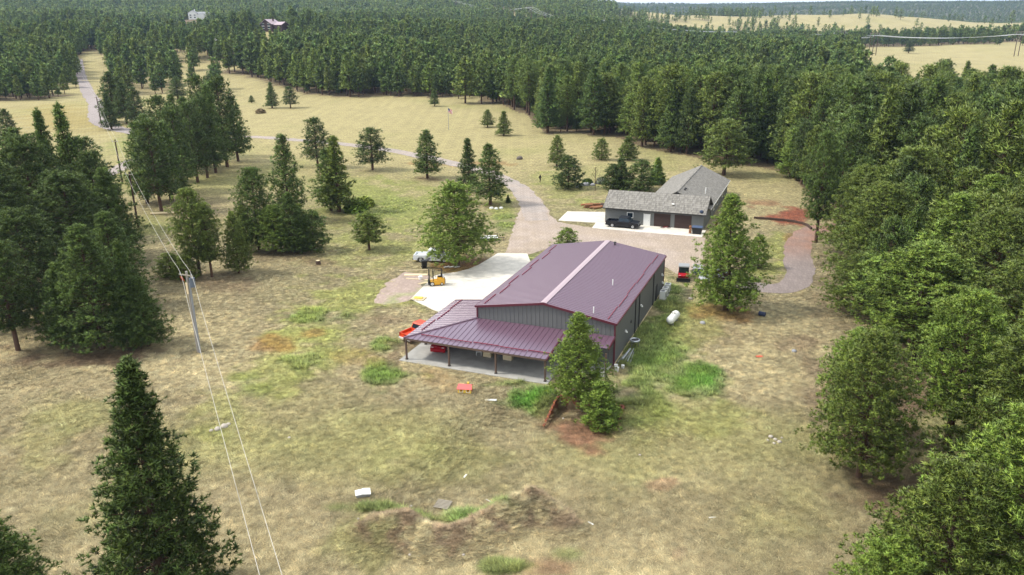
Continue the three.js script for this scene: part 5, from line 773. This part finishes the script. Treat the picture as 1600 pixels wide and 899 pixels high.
function figure() {
  const mc = new MarchingCubes(56, new THREE.MeshBasicMaterial(), false, false, 60000), bones = [
    [[0, 0.95, 0], [0, 1.42, 0.04], 0.15, 0.18], [[0, 1.42, 0.04], [0, 1.56, 0.06], 0.06, 0.055], [[0, 1.62, 0.07], [0, 1.68, 0.08], 0.1, 0.09],
    [[-0.19, 1.4, 0.03], [-0.24, 1.13, -0.06], 0.065, 0.05], [[-0.24, 1.13, -0.06], [-0.22, 0.9, 0.06], 0.048, 0.035], [[0.19, 1.4, 0.03], [0.24, 1.13, 0.1], 0.065, 0.05], [[0.24, 1.13, 0.1], [0.22, 0.96, 0.28], 0.048, 0.035],
    [[-0.09, 0.92, 0], [-0.1, 0.5, 0.2], 0.1, 0.07], [[-0.1, 0.5, 0.2], [-0.1, 0.07, 0.12], 0.065, 0.045], [[0.09, 0.92, 0], [0.1, 0.5, -0.02], 0.1, 0.07], [[0.1, 0.5, -0.02], [0.1, 0.1, -0.32], 0.065, 0.045],
    [[-0.1, 0.05, 0.12], [-0.1, 0.04, 0.32], 0.05, 0.04], [[0.1, 0.06, -0.32], [0.1, 0.03, -0.14], 0.05, 0.04]];
  const n = 56, f = new Float32Array(n * n * n), h = 0.95;
  for (let k = 0; k < n; k++) for (let j = 0; j < n; j++) for (let i = 0; i < n; i++) {
    const x = ((i - n / 2) / (n / 2)) * h, y = ((j - n / 2) / (n / 2)) * h + 0.9, z = ((k - n / 2) / (n / 2)) * h; let d = 9;
    for (const [a, b, r0, r1] of bones) { const e = [b[0] - a[0], b[1] - a[1], b[2] - a[2]], q = [x - a[0], y - a[1], z - a[2]], t = clamp((q[0] * e[0] + q[1] * e[1] + q[2] * e[2]) / (e[0] ** 2 + e[1] ** 2 + e[2] ** 2)), s = Math.hypot(q[0] - e[0] * t, q[1] - e[1] * t, q[2] - e[2] * t) - lerp(r0, r1, t), w = clamp(0.5 + (d - s) / 0.08); d = lerp(d, s, w) - 0.04 * w * (1 - w); }
    f[k * n * n + j * n + i] = -d;
  }
  mc.isolation = 0; mc.field.set(f); mc.update();
  const g = new THREE.BufferGeometry(); g.setAttribute('position', new THREE.Float32BufferAttribute(Array.from(mc.positionArray.subarray(0, mc.count * 3)), 3)); g.setAttribute('normal', new THREE.Float32BufferAttribute(Array.from(mc.normalArray.subarray(0, mc.count * 3)), 3));
  g.scale(h, h, h); g.translate(0, 0.9, 0); return g;
}
{ // flagpole
  const p = onG(701, 203), t = thing('flagpole', 'slim flagpole with a striped flag in the pale meadow', 'flagpole', p[0], p[1], p[2]); part(t, 'pole', CY(0.06, 0.1, 7.4, 0, 3.7, 0, 0, 0, 0, 8), mat.steel); part(t, 'finial', SP(0.12, 0, 7.45, 0), mat.steel);
  const c = document.createElement('canvas'); c.width = 190; c.height = 100; const x = c.getContext('2d'); for (let k = 0; k < 13; k++) { x.fillStyle = k % 2 ? '#f2f0f0' : '#b02a3a'; x.fillRect(0, k * 7.7, 190, 8); } x.fillStyle = '#2a3560'; x.fillRect(0, 0, 76, 54); x.fillStyle = '#fff'; for (let r = 0; r < 9; r++) for (let k = 0; k < (r % 2 ? 5 : 6); k++) x.fillRect(5 + k * 12.5 + (r % 2) * 6, 3 + r * 5.6, 3, 3);
  const ft = new THREE.CanvasTexture(c); ft.colorSpace = THREE.SRGBColorSpace; const g = new THREE.PlaneGeometry(2.3, 1.4, 20, 8), q = g.attributes.position; for (let i = 0; i < q.count; i++) { const u = q.getX(i) + 1.15; q.setZ(i, Math.sin(u * 3.1) * 0.16 * u); q.setX(i, u * 0.6 + 0.08); q.setY(i, q.getY(i) + 6.6 - u * 0.35); } g.computeVertexNormals(); part(t, 'flag', g, new THREE.MeshStandardMaterial({ map: ft, roughness: 0.8, side: THREE.DoubleSide }));
}

// ---------------------------------------------------------------- power poles and wires
const poleSpots = [[310, 551], [216, 356], [191, 287], [158, 196]].map(([a, b]) => at(a, b)); poleSpots.unshift([14, 0, 22]); { const p = at(122, 112); if (p) poleSpots.push(p); }
const tops = [];
poleSpots.forEach((p, i) => {
  const hgt = i === 0 ? 10 : i === 1 ? 9.6 : 10.2, t = thing('utility_pole', ['utility pole holding the end of the wires that pass the tall spire pine', 'wooden utility pole with grey transformer and doubled shaft on the straw slope', 'utility pole on the grass below the far lane, next after the transformer pole', 'utility pole beside the paved strip between the pine stands', 'utility pole at the curve of the far lane', 'utility pole in the narrow clearing above the far lane'][i], 'utility pole', p[0], p[1], p[2], -0.42);
  part(t, 'shaft', CY(0.13, 0.19, hgt, 0, hgt / 2, 0, 0, 0, 0, 10), i === 1 ? M('#9a948c', { roughness: 0.9, map: plainMap }) : mat.bark); part(t, 'crossarm', B(2.0, 0.12, 0.1, 0, hgt - 0.4, 0.12), mat.oldwood);
  for (const x of [-0.8, 0.8]) part(t, 'insulator', [CY(0.05, 0.07, 0.16, x, hgt - 0.26, 0.12, 0, 0, 0, 8), CY(0.08, 0.08, 0.04, x, hgt - 0.24, 0.12, 0, 0, 0, 8)], mat.grey);
  if (i === 1) { part(t, 'brace_shaft', CY(0.1, 0.13, hgt * 0.86, 0.28, hgt * 0.43, 0.05, 0, 0, 0, 8), M('#8b8d8f', { roughness: 0.8 })); const d = part(t, 'transformer', [CY(0.3, 0.3, 0.95, 0.5, hgt - 1.3, -0.15), CY(0.31, 0.25, 0.1, 0.5, hgt - 0.8, -0.15)], M('#5d6672', { roughness: 0.6 })); part(d, 'bushing', [CY(0.05, 0.07, 0.3, 0.4, hgt - 0.62, -0.15, 0.2), CY(0.05, 0.07, 0.3, 0.6, hgt - 0.62, -0.15, -0.2)], mat.offwhite); part(t, 'fuse_holder', [CY(0.04, 0.04, 0.6, -0.5, hgt - 0.9, 0.1, 0.4), CY(0.04, 0.04, 0.6, -0.75, hgt - 0.9, 0.1, 0.4)], mat.amber); part(t, 'wood_panel', B(0.26, 1.3, 0.06, -0.02, hgt - 1.9, 0.2), mat.paleWood); }
  const c = Math.cos(-0.42), s = Math.sin(-0.42); tops.push([-0.8, 0.8].map((x) => new THREE.Vector3(p[0] + c * x + s * 0.12, p[1] + hgt - 0.16, p[2] - s * x + c * 0.12)));
});
for (const k of [0, 1]) {
  const pts = []; for (let i = 0; i + 1 < tops.length; i++) { const a = tops[i][k], b = tops[i + 1][k], L = a.distanceTo(b); for (let q = 0; q < 10; q++) { const t = q / 10, v = a.clone().lerp(b, t); v.y -= 4 * t * (1 - t) * L * 0.012; pts.push(v); } } pts.push(tops[tops.length - 1][k]);
  const t = thing('overhead_wire', k ? 'pale overhead wire with a white splice running past the tall spire pine' : 'pale overhead wire without a splice running past the tall spire pine', 'wire'); part(t, 'cable', tube(pts, 0.016, 400, 5), mat.wire);
  if (k) { const v = pts[4], w = pts[5]; const q = v.clone().lerp(w, 0.3), q2 = v.clone().lerp(w, 0.7); part(t, 'splice', SP(0.14, q.x, q.y, q.z, 1, 1.1, 1), mat.offwhite); part(t, 'damper', B(0.12, 0.16, 0.34, q2.x, q2.y - 0.04, q2.z, 0, 0.46, 0), mat.blue); }
}
{ // transmission line far away
  const spotsT = [[1700, 92, 0], [1588, 88, 0], [1363, 87, 1], [1312, 78, 1], [1150, 76, 0], [950, 58, 0], [828, 32, 0], [712, 18, 0]].map(([a, b, c]) => [at(a, b), c]), heads = [];
  spotsT.forEach(([p, three], i) => {
    if (!p) return; const dir = 0.5, t = thing('power_pylon', ['tall two-legged wooden power line frame at the end of the pale field', 'two-legged wooden power line frame standing in the pale field behind the wood', 'three-legged power line frame near the lone pine in the pale field', 'three-legged power line frame at the wood margin of the pale field', 'power line frame between wood and grassy hill', 'power line frame in the forest strip below the bluish hills', 'power line frame high on the forest ridge', 'power line frame farthest up the forest ridge'][i], 'power line frame', p[0], p[1], p[2], dir), h = 21;
    for (const x of three ? [-5, 0, 5] : [-3, 3]) part(t, 'leg', CY(0.22, 0.34, h, x, h / 2, 0, 0, 0, 0, 8), mat.bark); part(t, 'crossarm', B(14, 0.45, 0.4, 0, h - 1.2, 0.3), mat.oldwood); if (!three) part(t, 'brace', [B(0.25, 8, 0.2, 0, h - 7, 0.2, 0, 0, 0.65), B(0.25, 8, 0.2, 0, h - 7, -0.2, 0, 0, -0.65)], mat.oldwood);
    for (const x of [-6, 0, 6]) part(t, 'insulator', CY(0.16, 0.16, 1.6, x, h - 2.2, 0.3, 0, 0, 0, 6), mat.grey);
    heads.push([-6, 0, 6].map((x) => new THREE.Vector3(p[0] + Math.cos(dir) * x, p[1] + h - 3, p[2] - Math.sin(dir) * x)));
  });
  for (const k of [0, 1, 2]) { const pts = []; for (let i = 0; i + 1 < heads.length; i++) { const a = heads[i][k], b = heads[i + 1][k], L = a.distanceTo(b); for (let q = 0; q < 8; q++) { const t = q / 8, v = a.clone().lerp(b, t); v.y -= 4 * t * (1 - t) * Math.min(9, L * 0.025); pts.push(v); } } pts.push(heads[heads.length - 1][k]); solo('transmission_wire', 'high-voltage wire strung between the power line frames over the forest', 'wire', tube(pts, 0.1, 260, 4), mat.wireFar, 0, 0, 0, 0, 'high-voltage wires over the forest'); }
}

// ---------------------------------------------------------------- houses far up the hill
function farHouse(name, label, k, w, d, hgt, turn, wallM, roofM, wing) {
  const p = knolls[k], t = thing(name, label, 'house', p[0], height(p[0], p[1]) + 1, p[1], turn), r = hgt + w * 0.28;
  part(t, 'wall', extr([[-w / 2, -4], [w / 2, -4], [w / 2, hgt], [0, r - 0.2], [-w / 2, hgt]], d), wallM);
  part(t, 'roof', [panel([w / 2 + 0.6, hgt - 0.3, d / 2 + 0.6], [w / 2 + 0.6, hgt - 0.3, -d / 2 - 0.6], [0, r, -d / 2 - 0.6], [0, r, d / 2 + 0.6], 0.2), panel([-w / 2 - 0.6, hgt - 0.3, -d / 2 - 0.6], [-w / 2 - 0.6, hgt - 0.3, d / 2 + 0.6], [0, r, d / 2 + 0.6], [0, r, -d / 2 - 0.6], 0.2)], roofM);
  for (const [x, y] of [[-w * 0.25, 1.8], [w * 0.25, 1.8], [-w * 0.25, 4.6], [w * 0.25, 4.6]]) if (y < hgt) { const n = part(t, 'window', B(w * 0.2, 1.4, 0.1, x, y, d / 2 + 0.04), mat.glass); part(n, 'frame', [B(w * 0.24, 0.2, 0.14, x, y + 0.8, d / 2 + 0.05), B(w * 0.24, 0.2, 0.14, x, y - 0.8, d / 2 + 0.05)], mat.white); }
  part(t, 'chimney', B(1.0, 3, 1.0, w * 0.2, r, -d * 0.1), wallM);
  if (wing) { part(t, 'wing_wall', extr([[-5, -4], [5, -4], [5, hgt * 0.8], [0, hgt * 0.8 + 2.4], [-5, hgt * 0.8]], wing).rotateY(Math.PI / 2).translate(w / 2 + wing / 2, 0, -d * 0.1), wallM); part(t, 'wing_roof', [panel([w / 2, hgt * 0.8, -d * 0.1 + 5.4], [w / 2 + wing + 0.5, hgt * 0.8, -d * 0.1 + 5.4], [w / 2 + wing + 0.5, hgt * 0.8 + 2.6, -d * 0.1], [w / 2, hgt * 0.8 + 2.6, -d * 0.1], 0.2), panel([w / 2 + wing + 0.5, hgt * 0.8, -d * 0.1 - 5.4], [w / 2, hgt * 0.8, -d * 0.1 - 5.4], [w / 2, hgt * 0.8 + 2.6, -d * 0.1], [w / 2 + wing + 0.5, hgt * 0.8 + 2.6, -d * 0.1], 0.2)], roofM); }
}
farHouse('distant_house', 'large white gabled house with a long wing high in the forest', 0, 11, 12, 8, 0.2, mat.white, mat.grey, 18);
farHouse('distant_house', 'brown house with bright metal roof planes in the forest below the white house', 1, 14, 11, 5, -0.5, mat.brown, mat.cap, 10);
farHouse('distant_house', 'small pale house between trees at the meadow corner', 2, 7, 8, 4, 0.3, mat.offwhite, mat.offwhite);
farHouse('distant_house', 'tiny white house deep in the forest beyond the far lane', 3, 9, 9, 4.5, 0.1, mat.white, mat.white);

// ---------------------------------------------------------------- grass: thousands of tufts, matted dead stems and green weeds
{
  const r = mulberry(31337), q = (a, b) => a + (b - a) * r();
  const tuftGeo = (n, flatten, seed, wd) => { const s = mulberry(seed), pos = [], nor = []; for (let k = 0; k < n; k++) { const a = s() * 6.28, L = 0.6 + 0.7 * s(), lift = flatten * (0.35 + s() * 0.9), x0 = (s() - 0.5) * 0.5, z0 = (s() - 0.5) * 0.5, dx = Math.cos(a) * L * 0.7, dz = Math.sin(a) * L * 0.7, px = -Math.sin(a) * wd, pz = Math.cos(a) * wd; pos.push(x0 - px, 0, z0 - pz, x0 + px, 0, z0 + pz, x0 + dx, lift, z0 + dz); for (let i = 0; i < 3; i++) nor.push(dx * 0.5, 0.9, dz * 0.5); } const g = new THREE.BufferGeometry(); g.setAttribute('position', new THREE.Float32BufferAttribute(pos, 3)); g.setAttribute('normal', new THREE.Float32BufferAttribute(nor, 3)); return g; };
  const gm = new THREE.MeshStandardMaterial({ color: '#ffffff', roughness: 1, side: THREE.DoubleSide });
  const N = 460000, pts = [], c = [0, 0, 0];
  for (let k = 0; k < N; k++) {
    const px = q(-120, 1720), py = 170 + 760 * Math.pow(r(), 0.62), p = plane(px, py); const x = p[0] + q(-1, 1), z = p[1] + q(-1, 1), D = Math.hypot(x, z);
    if (D > 210) continue; if (paved(x, z)) continue; if (D < 140 && inside(gravelBedW, x, z) && r() < 0.92) continue;
    cover(x, z, c); pts.push([x, z, D, c[0], c[1], c[2]]);
  }
  console.log('tufts', pts.length);
  const grass = new THREE.Group(); grass.name = 'grass_cover'; grass.userData = { label: 'matted dry grass and green weeds covering the ground', category: 'grass', kind: 'stuff' }; scene.add(grass);
  const d = new THREE.Object3D(), cc = new THREE.Color(); const geos = [tuftGeo(10, 0.26, 1, 0.026), tuftGeo(11, 0.4, 2, 0.024), tuftGeo(16, 0.75, 3, 0.04)];
  const kindOf = (t, i) => (t[4] > t[3] * 1.1 && t[4] > 0.08 ? 2 : i % 2);
  geos.forEach((g, k) => {
    const mine = pts.filter((t, i) => kindOf(t, i) === k), m = new THREE.InstancedMesh(g, gm, mine.length); m.name = ['straw_tufts', 'grass_tufts', 'weed_tufts'][k]; m.userData.kind = 'stuff';
    mine.forEach(([x, z, D, a, b, e], i) => { d.position.set(x, height(x, z) - 0.01, z); d.rotation.set(0, q(0, 6.28), 0); const s = (k === 2 ? q(0.2, 0.55) : q(0.2, 0.55)) * (1 + D * 0.004) * (D > 130 ? 0.75 : 1); d.scale.set(s, s * q(0.5, 1.1), s); d.updateMatrix(); m.setMatrixAt(i, d.matrix); const pale = r() < 0.14 ? 1.5 : 1, t = q(0.38, 1.55) * pale, y = q(-0.08, 0.08); m.setColorAt(i, cc.setRGB(a * t * (1 + y), b * t, e * t * (1 - y))); });
    grass.add(m);
  });
}
scene.traverse((o) => { if (o.isMesh) { o.castShadow = true; o.receiveShadow = true; } });
renderer.render(scene, camera);
